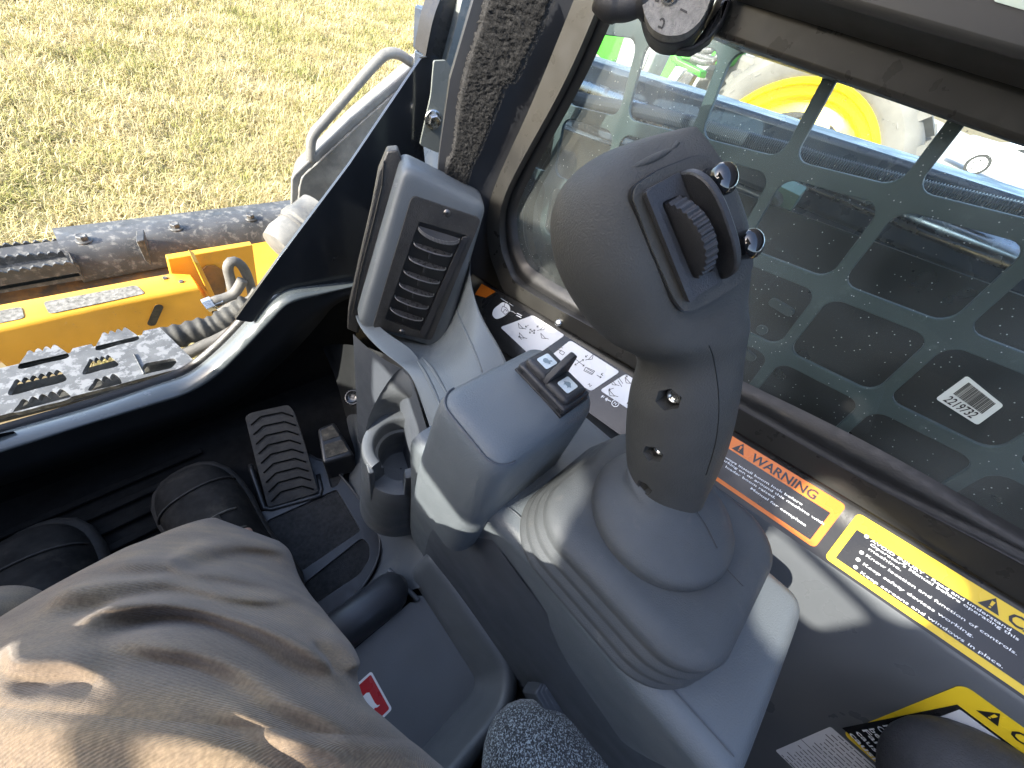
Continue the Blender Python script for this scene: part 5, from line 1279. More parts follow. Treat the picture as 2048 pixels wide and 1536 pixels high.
# barcode label stuck on the glass
lb = Fr(onx(1940, 800, 0.3985), V(0, -1, 0.24), V(0, 0.24, 1))
if lb.n.x > 0: lb = Fr(lb.o, lb.a, lb.b * -1)
L4 = [lb.px(*p) for p in [(1871, 797), (1934, 751), (2008, 811), (1955, 850)]]
bl_ = thing("barcode_label", "white barcode label numbered 2219732 on the side window glass", "label", tuple(lb.o))
flat("backing", lb, rpoly(L4, 0.002, 3), mat("label_paper", (0.5, 0.55, 0.52), 0.5, var=0.03), bl_, h=0.0004, th=0.0003)
A, B, C_, D_ = [Vector(p) for p in L4]
bb = MB(); t_ = 0.14
while t_ < 0.86:
    wd = random.choice([0.006, 0.010, 0.016, 0.022])
    f = lambda u, v: (A.lerp(D_, u)).lerp(B.lerp(C_, u), v)
    bb.prism([lb.P(*f(t_, 0.40), 0.0007), lb.P(*f(t_ + wd, 0.40), 0.0007), lb.P(*f(t_ + wd, 0.9), 0.0007), lb.P(*f(t_, 0.9), 0.0007)], lb.n * -0.0001)
    t_ += wd + random.choice([0.007, 0.011, 0.016])
bb.build("barcode", mat("barcode_ink", (0.03, 0.035, 0.035), 0.5), bl_)
text("number", "2219732", lb, tuple(f(0.12, 0.08)), tuple(f(0.80, 0.08)), 0.0062, M_INK, bl_, h=0.0007, bold=0.015)

# loader boom beyond the screen
def bz_(y): return -0.047 - 0.137 * y
boom = thing("side_loader_boom", "dark navy loader boom running past the side window outside the guard", "boom", (0.66, 0.1, -0.3))
for nm, x0b, x1b, zt, zb, m in (("boom_beam", 0.62, 0.72, 0.0, -0.075, M_BOOM), ("inner_plate", 0.625, 0.66, -0.075, -0.60, M_BOOM)):
    rgs = [[V(x0b, y, bz_(y) + zt), V(x1b, y, bz_(y) + zt), V(x1b, y, bz_(y) + zb), V(x0b, y, bz_(y) + zb)] for y in (0.95, 0.5, 0.1, -0.3, -0.9)]
    MB().loft(rgs, True, True, True).build(nm, m, boom, bevel=0.006)
for L, xx, r, m, nm in (([(1060, 256), (1180, 292), (1450, 330), (1621, 357), (1710, 389), (1985, 494), (2100, 540)], 0.60, 0.013, M_STEELT, "steel_pipe"), ([(1055, 410), (1250, 390), (1495, 428), (1640, 482), (1843, 571), (2060, 658)], 0.575, 0.013, mat('glossy_navy_pipe', (0.07, 0.085, 0.1), 0.15, var=0.2, coat=0.6), "steel_pipe")):
    a_, b2 = onx(*L[-3], xx), onx(*L[-1], xx); d_ = (a_ - b2)
    MB().tube([b2 - d_ * 0.3, a_, b2 + d_ * 3.6], r, 14).build(nm, m, boom, smooth=True)
for k in range(3):
    y = 0.28 - 0.16 * k; MB().box(V(0.59, y, bz_(y) - 0.17), V(0.035, 0, 0), V(0, 0.02, -0.002), V(0, 0, 0.05)).build("pipe_clamp", M_BOOM, boom, bevel=0.003)
hl = [onx(x, y, 0.585) for x, y in [(1080, 180), (1160, 199), (1230, 213), (1300, 227), (1390, 250), (1460, 272), (1580, 304), (1650, 327), (1800, 368), (1920, 398), (2100, 440)]]
hl = resample(cr(hl, 8), 520)
hz = MB().tube(hl, [0.0092 if i % 2 else 0.0074 for i in range(520)], 10).build("corrugated_hose", mat("hose_navy", (0.05, 0.055, 0.065), 0.4, var=0.2), None, angle=20)
tag(hz, "ribbed dark hydraulic hose sleeve running along the boom outside the window", "hose")
# machine body panel below, with slots
bpn = thing("body_side_panel", "dark machine side panel with slots low outside the side window", "panel", (0.52, 0, -0.4))
BF = Fr(V(0.525, 0, -0.3), V(0, -1, 0.2), V(0, 0.2, 1))
def caps(p, q, r, n=6):
    p, q = Vector(BF.px(*p)), Vector(BF.px(*q)); d = (q - p).normalized(); nn = Vector((-d.y, d.x)); o = []
    for k in range(n + 1): a = math.pi * k / n; o.append(tuple(q + nn * r * math.cos(a) + d * r * math.sin(a)))
    for k in range(n + 1): a = math.pi * k / n; o.append(tuple(p - nn * r * math.cos(a) - d * r * math.sin(a)))
    return o
bh = [caps((1546, 606), (1577, 625), 0.005), caps((1521, 660), (1524, 662), 0.0055), caps((1482, 700), (1502, 716), 0.005)]
plate("panel", BF, [(-0.45, -0.055), (-0.45, -0.5), (0.6, -0.5), (0.6, -0.055), (0.2, -0.05)], bh, 0.006, mat("panel_dark_paint", (0.045, 0.056, 0.06), 0.4, var=0.25, vscale=9, col2=(0.05, 0.055, 0.05), c2scale=30), bpn, bevel=0.002)
MB().prism([V(0.54, 0.5, -0.2), V(0.54, -0.6, 0.0), V(0.54, -0.6, -0.8), V(0.54, 0.5, -0.8)], V(0.005, 0, 0)).build("backing", M_INK, bpn)
# teal clamp block with socket screw
cbk2 = thing("clamp_block", "small teal clamp block with hex socket screw beside the joystick buttons", "clamp", tuple(onx(1548, 400, 0.55)))
CBF = Fr(onx(1548, 402, 0.55), V(0, -1, 0.2), V(-0.55, 0.05, 0.8))
if CBF.n.z < 0 and CBF.n.x > 0: CBF = Fr(CBF.o, CBF.a * -1, CBF.b)
qd = [CBF.px(*p) for p in [(1506, 412), (1542, 364), (1600, 392), (1576, 430)]]
plate("block", CBF, rpoly(qd, 0.002, 2), [], 0.014, mat("clamp_teal_zinc", (0.2, 0.3, 0.24), 0.4, metal=0.2, var=0.15, vscale=40), cbk2, bevel=0.001)
c = CBF.px(1544, 397)
MB().lathe(CBF.P(c[0], c[1], 0.001), CBF.n, [(0.0125, -0.001), (0.0125, 0.006), (0.0115, 0.007), (0.0075, 0.007)], 24, True, False).lathe(CBF.P(c[0], c[1], 0.001), CBF.n, [(0.0075, 0.007), (0.007, 0.003), (0.001, 0.0028)], 6, False, True).build("socket_screw", M_ARM, cbk2, angle=30)

# parked tractor
tx = 3.4
trc = thing("parked_tractor", "green tractor with big yellow wheel parked beyond the side window", "tractor", (4.2, 1.4, GZ))
WC = V(tx, 0.69, -0.695); WR = 0.755
prof_t = [(0.585, 0.02), (0.62, -0.01), (0.69, -0.015), (0.735, 0.02), (WR, 0.07), (WR, 0.40), (0.72, 0.46), (0.60, 0.46)]
tyre = MB().lathe(WC, V(1, 0, 0), prof_t, 64, False, False).build("tyre", M_TYRE, trc, angle=40)
tl_ = MB()
for k in range(26):
    a = 2 * math.pi * k / 26
    def pt(r, x, da): return WC + V(x, r * math.cos(a + da), r * math.sin(a + da))
    for (xa, da, xb, db) in ((0.055, 0.0, 0.25, 0.13), (0.42, 0.12, 0.24, 0.25)):
        tl_.add([pt(WR - .02, xa, da), pt(WR - .02, xb, db), pt(WR - .02, xb, db + .07), pt(WR - .02, xa, da + .07), pt(WR + .035, xa, da), pt(WR + .035, xb, db), pt(WR + .035, xb, db + .07), pt(WR + .035, xa, da + .07)], [(4, 5, 6, 7), (0, 1, 5, 4), (1, 2, 6, 5), (2, 3, 7, 6), (3, 0, 4, 7)])
    for r0, r1 in ((0.66, 0.76),):
        tl_.add([pt(r0, -0.017, 0.02), pt(r0, -0.017, 0.07), pt(WR + .02, 0.05, 0.07), pt(WR + .02, 0.05, 0.0), pt(r0, 0.01, .02), pt(r0, 0.01, .07)], [(0, 1, 2, 3)])
tl_.build("tyre_lug", M_TYRE, tyre, angle=30)
rimo = MB().lathe(WC, V(1, 0, 0), [(0.592, 0.022), (0.575, 0.0), (0.555, 0.004), (0.545, 0.04), (0.50, 0.07), (0.485, 0.12), (0.47, 0.13)], 64, False, False).build("rim", M_RIM, trc, angle=30)
MB().lathe(WC, V(1, 0, 0), [(0.47, 0.13), (0.44, 0.115), (0.30, 0.09), (0.22, 0.085), (0.20, 0.03), (0.10, 0.01), (0.01, 0.005)], 48, False, True).build("wheel_disc", M_RIM, rimo, angle=30)
for k in range(8):
    a = 2 * math.pi * k / 8 + 0.2
    sp = []
    for i in range(7):
        b = a + i / 6 * 0.42; sp.append(WC + V(0.098, (0.41 + 0.0 * i) * math.cos(b), 0.41 * math.sin(b)))
    for i in range(7):
        b = a + (1 - i / 6) * 0.42; rr0 = 0.41 - 0.05 * math.sin(math.pi * (1 - i / 6)); sp.append(WC + V(0.094, rr0 * math.cos(b), rr0 * math.sin(b)))
    MB().prism(sp, V(-0.012, 0, 0)).build("disc_slot", M_INK, rimo)
    MB().lathe(WC + V(0.084, 0.26 * math.cos(a), 0.26 * math.sin(a)), V(-1, 0, 0), [(0.018, 0), (0.016, 0.025)], 6).build("wheel_nut", M_RIM, rimo)
def tbox(px0, py0, px1, py1, x, dep, m, name, par=trc, bev=0.01):
    a, b = onx(px0, py0, x), onx(px1, py1, x)
    ylo, yhi = min(a.y, b.y), max(a.y, b.y); zlo, zhi = min(a.z, b.z), max(a.z, b.z)
    return MB().box(V(x, ylo, zlo), V(0, yhi - ylo, 0), V(0, 0, zhi - zlo), V(dep, 0, 0)).build(name, m, par, bevel=bev)
def tpoly(L, x, dep, m, name, par=trc, bev=0.008):
    return MB().prism([onx(px, py, x) for px, py in L], V(dep, 0, 0)).build(name, m, par, bevel=bev)
tpoly([(1205, 60), (1236, 52), (1262, 62), (1244, 110), (1215, 130), (1185, 100)], 3.5, 0.6, M_GREEN, "hood_panel")
tpoly([(1248, 66), (1312, 98), (1288, 160), (1222, 146)], 3.3, 0.3, M_TGREY, "fuel_tank", bev=0.03)
pl_ = tpoly([(1262, 80), (1300, 100), (1284, 138), (1246, 130)], 3.28, 0.02, mat("tank_cover", (0.3, 0.3, 0.29), 0.5), "tank_cover", bev=0.01)
MB().lathe(onx(1258, 126, 3.27), V(-1, 0.1, 0.3), [(0.055, 0), (0.055, 0.03), (0.04, 0.05), (0.03, 0.08), (0.01, 0.085)], 16).build("filler_cap", M_CARW, trc, smooth=True)
tpoly([(1344, 100), (1356, 118), (1402, 140), (1398, 156), (1340, 122)], 3.1, 0.1, M_GREEN, "loader_strut")
tpoly([(1316, 160), (1345, 100), (1362, 112), (1340, 160)], 3.2, 0.3, M_GREEN, "frame_rail")
tpoly([(1352, 98), (1392, 92), (1384, 120), (1362, 118)], 3.15, 0.15, M_GREEN, "hood_bracket")
tpoly([(1330, 165), (1352, 132), (1368, 138), (1345, 172)], 3.0, 0.06, M_CARW, "white_strut", bev=0.004)
tpoly([(1352, 172), (1372, 142), (1388, 150), (1372, 178)], 3.0, 0.06, M_BSTEEL, "radiator_grille", bev=0.004)
tpoly([(1420, 110), (1438, 92), (1462, 96), (1442, 128), (1424, 130)], 3.3, 0.3, M_GREEN, "fender")
tpoly([(1395, 88), (1420, 75), (1436, 88), (1415, 108)], 3.3, 0.2, M_BSTEEL, "axle_housing")
for L in ([(1385, 108), (1410, 116), (1428, 120), (1436, 110)], [(1383, 116), (1408, 124), (1430, 122)], [(1380, 98), (1400, 102), (1425, 100)]):
    MB().tube(resample(cr([onx(x, y, 3.15) for x, y in L], 5), 14), 0.02, 8).build("hose", M_BSTEEL, trc, smooth=True)
tpoly([(1400, 165), (1424, 128), (1445, 138), (1482, 108), (1520, 140), (1440, 190)], 3.55, 0.3, M_TYRE, "mud_guard", bev=0.03)
tpoly([(1150, -10), (1260, 20), (1400, 60), (1460, 40), (1440, -40)], 5.2, 0.6, M_TGREY, "engine_side", bev=0.05)
MB().box(V(4.5, 1.25, -1.25), V(0, 2.4, 0), V(0, 0, 0.95), V(0.6, 0, 0)).build("tractor_backing_box", M_TGREY, trc, bevel=0.05)  # plain backing box added to hide the bright gravel behind
tpoly([(1385, 175), (1415, 128), (1440, 132), (1478, 105), (1512, 118), (1530, 160), (1450, 230)], 3.52, 0.3, M_TYRE, "mud_flap", bev=0.03)
# distant white car
car = thing("parked_car", "distant white car on the gravel in the upper right of the window", "car", (23, -2.2, GZ))
cp = [(-4.6, .3), (-4.6, .85), (-4.0, 1.0), (-3.3, 1.45), (-1.6, 1.5), (-0.7, 1.02), (0.25, .9), (0.4, .6), (0.35, .3)]
MB().prism([V(23, y - 0.35, GZ + z) for y, z in cp], V(1.7, 0, 0)).build("body", M_CARW, car, bevel=0.12, seg=4)
MB().prism([V(22.985, y - 0.35, GZ + z) for y, z in [(-3.6, 1.02), (-3.15, 1.36), (-1.75, 1.4), (-1.1, 1.04)]], V(0.02, 0, 0)).build("side_window", M_GLASSD, car)
for y in (-0.85, -3.9):
    wq = MB().lathe(V(22.96, y - 0.35 + 0.2, GZ + .33), V(1, 0, 0), [(0.33, 0), (0.33, 0.22)], 28).build("wheel", M_SEAL, car, angle=30)
    MB().lathe(V(22.95, y - 0.35 + 0.2, GZ + .33), V(1, 0, 0), [(0.24, -0.002), (0.2, 0.01), (0.02, 0.0)], 28).build("hubcap", M_CARW, wq, angle=30)
    for k in range(5):
        a = k * 1.2566; MB().lathe(V(22.945, y - 0.15 + 0.14 * math.cos(a), GZ + .33 + 0.14 * math.sin(a)), V(1, 0, 0), [(0.035, 0), (0.035, 0.01)], 8).build("hubcap_hole", M_INK, wq)

# rotary latch knob under the header
lk = thing("window_latch", "grey pebbled rotary latch knob with lever hanging below the header", "latch", tuple(onx(1340, 40, 0.33)))
KO = onx(1352, 25, 0.325); KN = (V(-0.86, -0.30, 0.42)).normalized()
KF = Fr(KO, UU - KN * UU.dot(KN), KN.cross(UU - KN * UU.dot(KN)))
ko = [tuple(p.to_2d()) for p in cr([Vector((*KF.px(x, y), 0)) for x, y in [(1283, 20), (1290, 50), (1304, 76), (1330, 89), (1365, 86), (1395, 62), (1414, 25), (1424, -30), (1300, -45), (1282, -10)]], 6, True)]
M_KNOB = mat("knob_pebbled_plastic", (0.17, 0.165, 0.15), 0.55, var=0.25, vscale=260, bump=0.8, bscale=900)
plate("dial", KF, ko, [], 0.009, M_KNOB, lk, bevel=0.0016, h0=0.012)
kc = Vector((sum(p[0] for p in ko) / len(ko), sum(p[1] for p in ko) / len(ko)))
plate("dial_groove", KF, [tuple(kc + (Vector(p) - kc) * 0.95) for p in ko], [], 0.004, M_INK, lk, h0=0.004)
plate("dial_base", KF, [tuple(kc + (Vector(p) - kc) * 1.03) for p in ko], [], 0.016, M_BLK, lk, h0=0.002, bevel=0.002)
c = KF.px(1338, 10); MB().lathe(KF.P(c[0], c[1], 0.012), KF.n, [(0.0062, -0.001), (0.0058, 0.002), (0.004, 0.0042), (0.001, 0.0048)], 20).build("rivet", M_CHROME, lk, smooth=True)
def kl(name, L): lines(name, KF, [[KF.px(1180 + x * .15625, y * .15625, 0.012) for x, y in L]], 0.0011, M_INK, lk, h=0.0123)
kl("number_mark", [(1155, 118), (1240, 160), (1232, 168)]); kl("number_mark", [(870, 340), (925, 365), (950, 290), (945, 255), (920, 238), (895, 262)]); kl("number_mark", [(830, 5), (880, 22), (868, -10)])
lv = [KF.P(*KF.px(x, y), 0.003) for x, y in [(1300, -30), (1290, -2), (1262, 15), (1235, 18), (1218, 12), (1206, -2)]]
MB().tube(resample(cr(lv, 6), 24), [0.012] * 8 + [0.0085] * 8 + [0.0095] * 8, 14).build("lever", M_BLK, lk, smooth=True)
lv2 = [KF.P(*KF.px(x, y), -0.008) for x, y in [(1400, 95), (1430, 40), (1455, 15), (1445, 40), (1425, 75), (1400, 92)]]
MB().prism([KF.P(*KF.px(x, y), -0.004) for x, y in [(1352, 92), (1405, 75), (1436, 38), (1446, -10), (1470, -20), (1452, 30), (1425, 68), (1385, 95)]], KN * -0.012).build("mount_bracket", M_BLK, lk, bevel=0.002)
hl_ = tag(MB().prism([onx(x, y, 0.3095) for x, y in [(1982, -8), (2070, -8), (2070, 24), (2048, 20), (1990, 3)]], V(0.0004, 0, 0)).build("header_sticker", mat("pale_green_film", (0.45, 0.52, 0.42), 0.4)), "pale sticker on the header in the top right corner", "sticker")

# ================================================================== OPERATOR AND SEAT
def leg_path(L): return [ond(x, y, d) for x, y, d, r in L], [r for *_, r in L]
per = None
def limb(rings_c, rings_r, n=140, m=150, folds=None, cap=(True, True), ell=1.0):
    C = resample(cr(rings_c, 12), m)
    # radius follows the arc length of the control points
    dist = [0.0]
    for i in range(1, len(rings_c)): dist.append(dist[-1] + (rings_c[i] - rings_c[i - 1]).length)
    R = np.interp(np.linspace(0, dist[-1], m), dist, rings_r)
    k = np.ones(9) / 9; R = np.convolve(np.pad(R, 4, mode='edge'), k, 'valid')
    rings = []; up = V(0.3, -0.5, 1)
    for i, p in enumerate(C):
        t = (C[min(i + 1, m - 1)] - C[max(i - 1, 0)]).normalized()
        u = (up - t * up.dot(t)).normalized(); s = t.cross(u)
        row = []
        for j in range(n):
            a = 2 * math.pi * j / n
            f = folds(i / (m - 1), a) if folds else 0
            d = u * math.cos(a) * ell + s * math.sin(a)
            row.append(p + d * (R[i] + f))
        rings.append(row)
    return rings
pc3 = [ond(492, 1062, .56), ond(470, 1100, .47), ond(446, 1156, .35), ond(404, 1231, .27), ond(357, 1297, .225), ond(320, 1380, .20), ond(330, 1480, .19), ond(430, 1660, .19), ond(560, 1950, .24)]
def folds(t, a):
    return 0.0016 * math.sin(9 * t + 3 * a) + 0.0011 * math.sin(23 * t - 4 * a + 1)
# trouser leg: cross sections from the outboard to the inboard outline, deep along the line of sight
LT = [(440, 1046, .555, .75), (432, 1036, .55, .8), (400, 1040, .50, .9), (352, 1056, .445, .95), (300, 1078, .39, .95), (252, 1098, .34, .95), (190, 1132, .29, .95), (120, 1172, .253, .95), (60, 1210, .23, .95), (10, 1243, .214, .95), (-60, 1290, .197, .95), (-105, 1335, .186, .95), (-140, 1400, .178, .95), (-150, 1480, .172, 1), (-140, 1640, .172, 1), (-60, 1850, .2, 1), (40, 2150, .25, 1)]
RT = [(545, 1085), (552, 1080), (580, 1106), (596, 1150), (614, 1184), (640, 1216), (668, 1256), (686, 1290), (696, 1326), (698, 1362), (708, 1400), (742, 1436), (778, 1474), (808, 1506), (880, 1590), (1000, 1800), (1150, 2100)]
m_r, n_r = 260, 280
Lc = cr([Vector((x, y, d * 1000)) for x, y, d, k in LT], 16); Rc = cr([Vector((x, y, 0)) for x, y in RT], 16)
kk = np.interp(np.linspace(0, len(LT) - 1, len(Lc)), range(len(LT)), [q[3] for q in LT])
idx = np.linspace(0, len(Lc) - 1.001, m_r)
rings = []; mcen = []
for t in idx:
    i0 = int(t); f_ = t - i0
    Lp = Lc[i0].lerp(Lc[i0 + 1], f_); Rp = Rc[i0].lerp(Rc[i0 + 1], f_); d = Lp.z / 1000; k_ = kk[i0]
    A_l, B_r = ond(Lp.x, Lp.y, d), ond(Rp.x, Rp.y, d)
    C = (A_l + B_r) / 2; Wv = (B_r - A_l) / 2; vd = C.normalized() * Wv.length * k_
    row = []
    for j in range(n_r):
        a_ = 2 * math.pi * j / n_r
        cs, sn = math.cos(a_), math.sin(a_)
        row.append(C + Wv * cs - vd * (math.copysign(abs(sn) ** 0.92, sn)))
    rings.append(row); mcen.append(C)
# cloth folds bunched over the shin: ridges along curves across the leg, each with a hollow under it
CREST = [([(335, 1136), (390, 1109), (468, 1090), (546, 1095), (590, 1118)], 13, 0.0075, 18), ([(200, 1140), (335, 1130), (374, 1142), (448, 1150), (526, 1165), (600, 1195)], 11, 0.0060, 16),
         ([(58, 1230), (175, 1191), (312, 1163), (390, 1171), (448, 1187), (526, 1196), (600, 1193), (640, 1212)], 14, 0.0075, 20), ([(130, 1275), (214, 1230), (292, 1212), (370, 1212), (448, 1230), (546, 1272), (624, 1323), (700, 1380)], 17, 0.0095, 30),
         ([(200, 1282), (312, 1292), (390, 1304), (468, 1335), (546, 1390), (624, 1432), (740, 1500)], 20, 0.0045, 26), ([(420, 1400), (520, 1440), (620, 1490), (720, 1540)], 24, 0.003, 30), ([(0, 1330), (120, 1318), (220, 1330)], 26, 0.0035, 30), ([(630, 1260), (680, 1300), (700, 1350)], 14, 0.005, 18)]
CP = []
for pts, wd, amp, hol in CREST:
    P_ = np.array([[p.x, p.y] for p in resample(cr([Vector((x, y, 0)) for x, y in pts], 8), 60)])
    CP.append((P_, wd, amp, hol))
allp = np.array([[px_of(p) for p in r] for r in rings])          # m x n x 2
disp = np.zeros(allp.shape[:2])
front = np.array([[1.0 if (p - mcen[i]).dot(p) < 0 else 0.0 for p in r] for i, r in enumerate(rings)])
for P_, wd, amp, hol in CP:
    dx = allp[:, :, None, 0] - P_[None, None, :, 0]; dy = allp[:, :, None, 1] - P_[None, None, :, 1]
    dd = dx * dx + dy * dy; k = dd.argmin(2); dmin = np.sqrt(dd.min(2))
    tg = np.gradient(P_, axis=0); nx, ny = -tg[k, 1], tg[k, 0]
    ii, jj = np.indices(k.shape)
    side = np.sign(dx[ii, jj, k] * nx + dy[ii, jj, k] * ny)       # positive = below the crest
    fade = np.clip(np.minimum(k, 59 - k) / 14.0, 0, 1); fade = fade * fade * (3 - 2 * fade)
    sd_ = side * dmin
    disp += front * 2.3 * amp * fade * (np.where(sd_ < 0, np.exp(-(sd_ / (wd * 1.5)) ** 2), np.exp(-(sd_ / wd) ** 2)) - 0.75 * np.exp(-((sd_ - wd * 1.7) / (hol * 0.75)) ** 2))
for _ in range(3):      # soften the creases like cloth
    disp = (disp * 2 + np.roll(disp, 1, 1) + np.roll(disp, -1, 1)) / 4
    dp_ = np.pad(disp, ((1, 1), (0, 0)), mode='edge'); disp = (dp_[1:-1] * 2 + dp_[:-2] + dp_[2:]) / 4
for i, r in enumerate(rings):
    for j, p in enumerate(r):
        r[j] = p + ((p - mcen[i]).normalized() * 0.6 - p.normalized() * 0.4) * float(disp[i, j])

# body under the clothes: one continuous figure, ankle - knee - hips - knee - ankle
lc = [V(-0.32, 0.33, -0.68), V(-0.35, 0.25, -0.55), V(-0.38, 0.13, -0.44), V(-0.37, 0.0, -0.40), V(-0.31, -0.14, -0.40), V(-0.24, -0.30, -0.40)]
lrr = [0.055, 0.07, 0.085, 0.095, 0.105, 0.115]
def deep(i, k=0.035): c = mcen[i]; return c + c.normalized() * k
bpts = [deep(i) for i in (10, 40, 80, 120, 160, 190, 215, 240, 259)] + [mcen[-1].lerp(V(-0.15, -0.33, -0.42), 0.55), V(-0.19, -0.35, -0.43)] + [p + V(0, 0, -0.01) for p in (lc[4], lc[3], lc[2], lc[1], lc[0])]
bpath = resample(cr(bpts, 8), 120)
per = MB().tube(bpath, [float(x) for x in np.interp(np.linspace(0, 1, 120), [0, .25, .4, .52, .7, 1], [.010, .015, .03, .07, .055, .034])], 20).build("person", M_SKIN, None, smooth=True)
tag(per, "seated person in brown work trousers and dark boots, only the legs showing", "person")

mt = bpy.data.materials.new("washed_brown_twill"); mt.use_nodes = True
nt = mt.node_tree; L = nt.links.new; bs = nt.nodes["Principled BSDF"]
bs.inputs["Roughness"].default_value = 0.9; bs.inputs["Sheen Weight"].default_value = 0.25; bs.inputs["Sheen Roughness"].default_value = 0.45; bs.inputs["Specular IOR Level"].default_value = 0.2
at = nt.nodes.new("ShaderNodeAttribute"); at.attribute_name = "cloth_uv"
tc = nt.nodes.new("ShaderNodeTexCoord")
n1 = nt.nodes.new("ShaderNodeTexNoise"); n1.inputs["Scale"].default_value = 13; n1.inputs["Detail"].default_value = 6; n1.inputs["Roughness"].default_value = 0.62; L(tc.outputs["Object"], n1.inputs["Vector"])
rp = nt.nodes.new("ShaderNodeValToRGB"); L(n1.outputs[0], rp.inputs[0])
rp.color_ramp.elements[0].position = 0.32; rp.color_ramp.elements[0].color = (0.105, 0.073, 0.048, 1)
rp.color_ramp.elements[1].position = 0.72; rp.color_ramp.elements[1].color = (0.255, 0.18, 0.1, 1)
e_ = rp.color_ramp.elements.new(0.5); e_.color = (0.163, 0.118, 0.078, 1)
wv = nt.nodes.new("ShaderNodeTexWave"); wv.wave_type = 'BANDS'; wv.bands_direction = 'DIAGONAL'; wv.inputs["Scale"].default_value = 1.0; wv.inputs["Distortion"].default_value = 1.2; wv.inputs["Detail"].default_value = 2; wv.inputs["Detail Scale"].default_value = 2
mp = nt.nodes.new("ShaderNodeMapping"); mp.inputs["Scale"].default_value = (190, 190, 190); L(at.outputs["Vector"], mp.inputs[0]); L(mp.outputs[0], wv.inputs["Vector"])
n2 = nt.nodes.new("ShaderNodeTexNoise"); n2.inputs["Scale"].default_value = 700; n2.inputs["Detail"].default_value = 3; L(tc.outputs["Object"], n2.inputs["Vector"])
mxc = nt.nodes.new("ShaderNodeMix"); mxc.data_type = 'RGBA'; mxc.blend_type = 'MULTIPLY'; mxc.inputs[0].default_value = 0.13
mrr = nt.nodes.new("ShaderNodeMapRange"); mrr.inputs["To Min"].default_value = 0.55; mrr.inputs["To Max"].default_value = 1.35; L(wv.outputs["Fac"], mrr.inputs[0])
L(rp.outputs[0], mxc.inputs[6]); L(mrr.outputs[0], mxc.inputs[7])
mx3 = nt.nodes.new("ShaderNodeMix"); mx3.data_type = 'RGBA'; mx3.blend_type = 'MULTIPLY'; mx3.inputs[0].default_value = 0.6
mr3 = nt.nodes.new("ShaderNodeMapRange"); mr3.inputs["From Min"].default_value = 0.3; mr3.inputs["From Max"].default_value = 0.7; mr3.inputs["To Min"].default_value = 0.6; mr3.inputs["To Max"].default_value = 1.4; L(n2.outputs[0], mr3.inputs[0])
L(mxc.outputs[2], mx3.inputs[6]); L(mr3.outputs[0], mx3.inputs[7]); L(mx3.outputs[2], bs.inputs["Base Color"])
bp_ = nt.nodes.new("ShaderNodeBump"); bp_.inputs["Strength"].default_value = 0.35; bp_.inputs["Distance"].default_value = 0.0006
ad_ = nt.nodes.new("ShaderNodeMath"); ad_.operation = 'ADD'; L(wv.outputs["Fac"], ad_.inputs[0]); L(n2.outputs[0], ad_.inputs[1]); L(ad_.outputs[0], bp_.inputs["Height"]); L(bp_.outputs[0], bs.inputs["Normal"])

# carry the right thigh on to the hips
Ce = mcen[-1]; He = V(-0.15, -0.33, -0.40)
for k in range(1, 15):
    f_ = k / 14; sc_k = 1 + (0.125 / max(1e-6, sum((p - Ce).length for p in rings[m_r - 1]) / n_r) - 1) * f_
    rings.append([Ce.lerp(He, f_) + (p - Ce) * sc_k for p in rings[m_r - 1]])
lrings = limb(lc, lrr, n=60, m=70, folds=folds)
tb = MB(); tb.loft(rings, True)
# open hem turned inwards
hem = [[p.lerp(sum(rings[0], V(0, 0, 0)) / len(rings[0]), k) + (rings[2][j] - rings[0][j]) * (k * 1.5) for j, p in enumerate(rings[0])] for k in (0.0, 0.06, 0.1)]
tb.loft(hem, True)
tb.loft(lrings, True)
trz = tb.build("trousers", mt, per, smooth=True)
uvs = trz.data.attributes.new("cloth_uv", 'FLOAT_VECTOR', 'POINT')
nv = len(trz.data.vertices); buf = np.zeros((nv, 3), np.float32)
m_, n_ = len(rings), len(rings[0]); i_ = np.arange(m_ * n_)
buf[: m_ * n_, 0] = (i_ // n_) / m_ * 0.8; buf[: m_ * n_, 1] = np.abs(((i_ % n_) / n_) - 0.5) * 1.1
uvs.data.foreach_set("vector", buf.reshape(-1))
# side seam and hem stitching
seam2 = [rings[i][int(280 * 0.745)] + V(0, 0, 0.0002) for i in range(3, 200)]
M_THR = mat("seam_thread", (0.2, 0.17, 0.14), 0.9, var=0.3, vscale=300)
MB().tube(seam2, 0.0011, 6).build("side_seam", M_THR, trz, smooth=True)
MB().tube([rings[2][j] for j in range(280)] + [rings[2][0]], 0.0012, 6).build("hem_stitching", M_THR, trz, smooth=True)

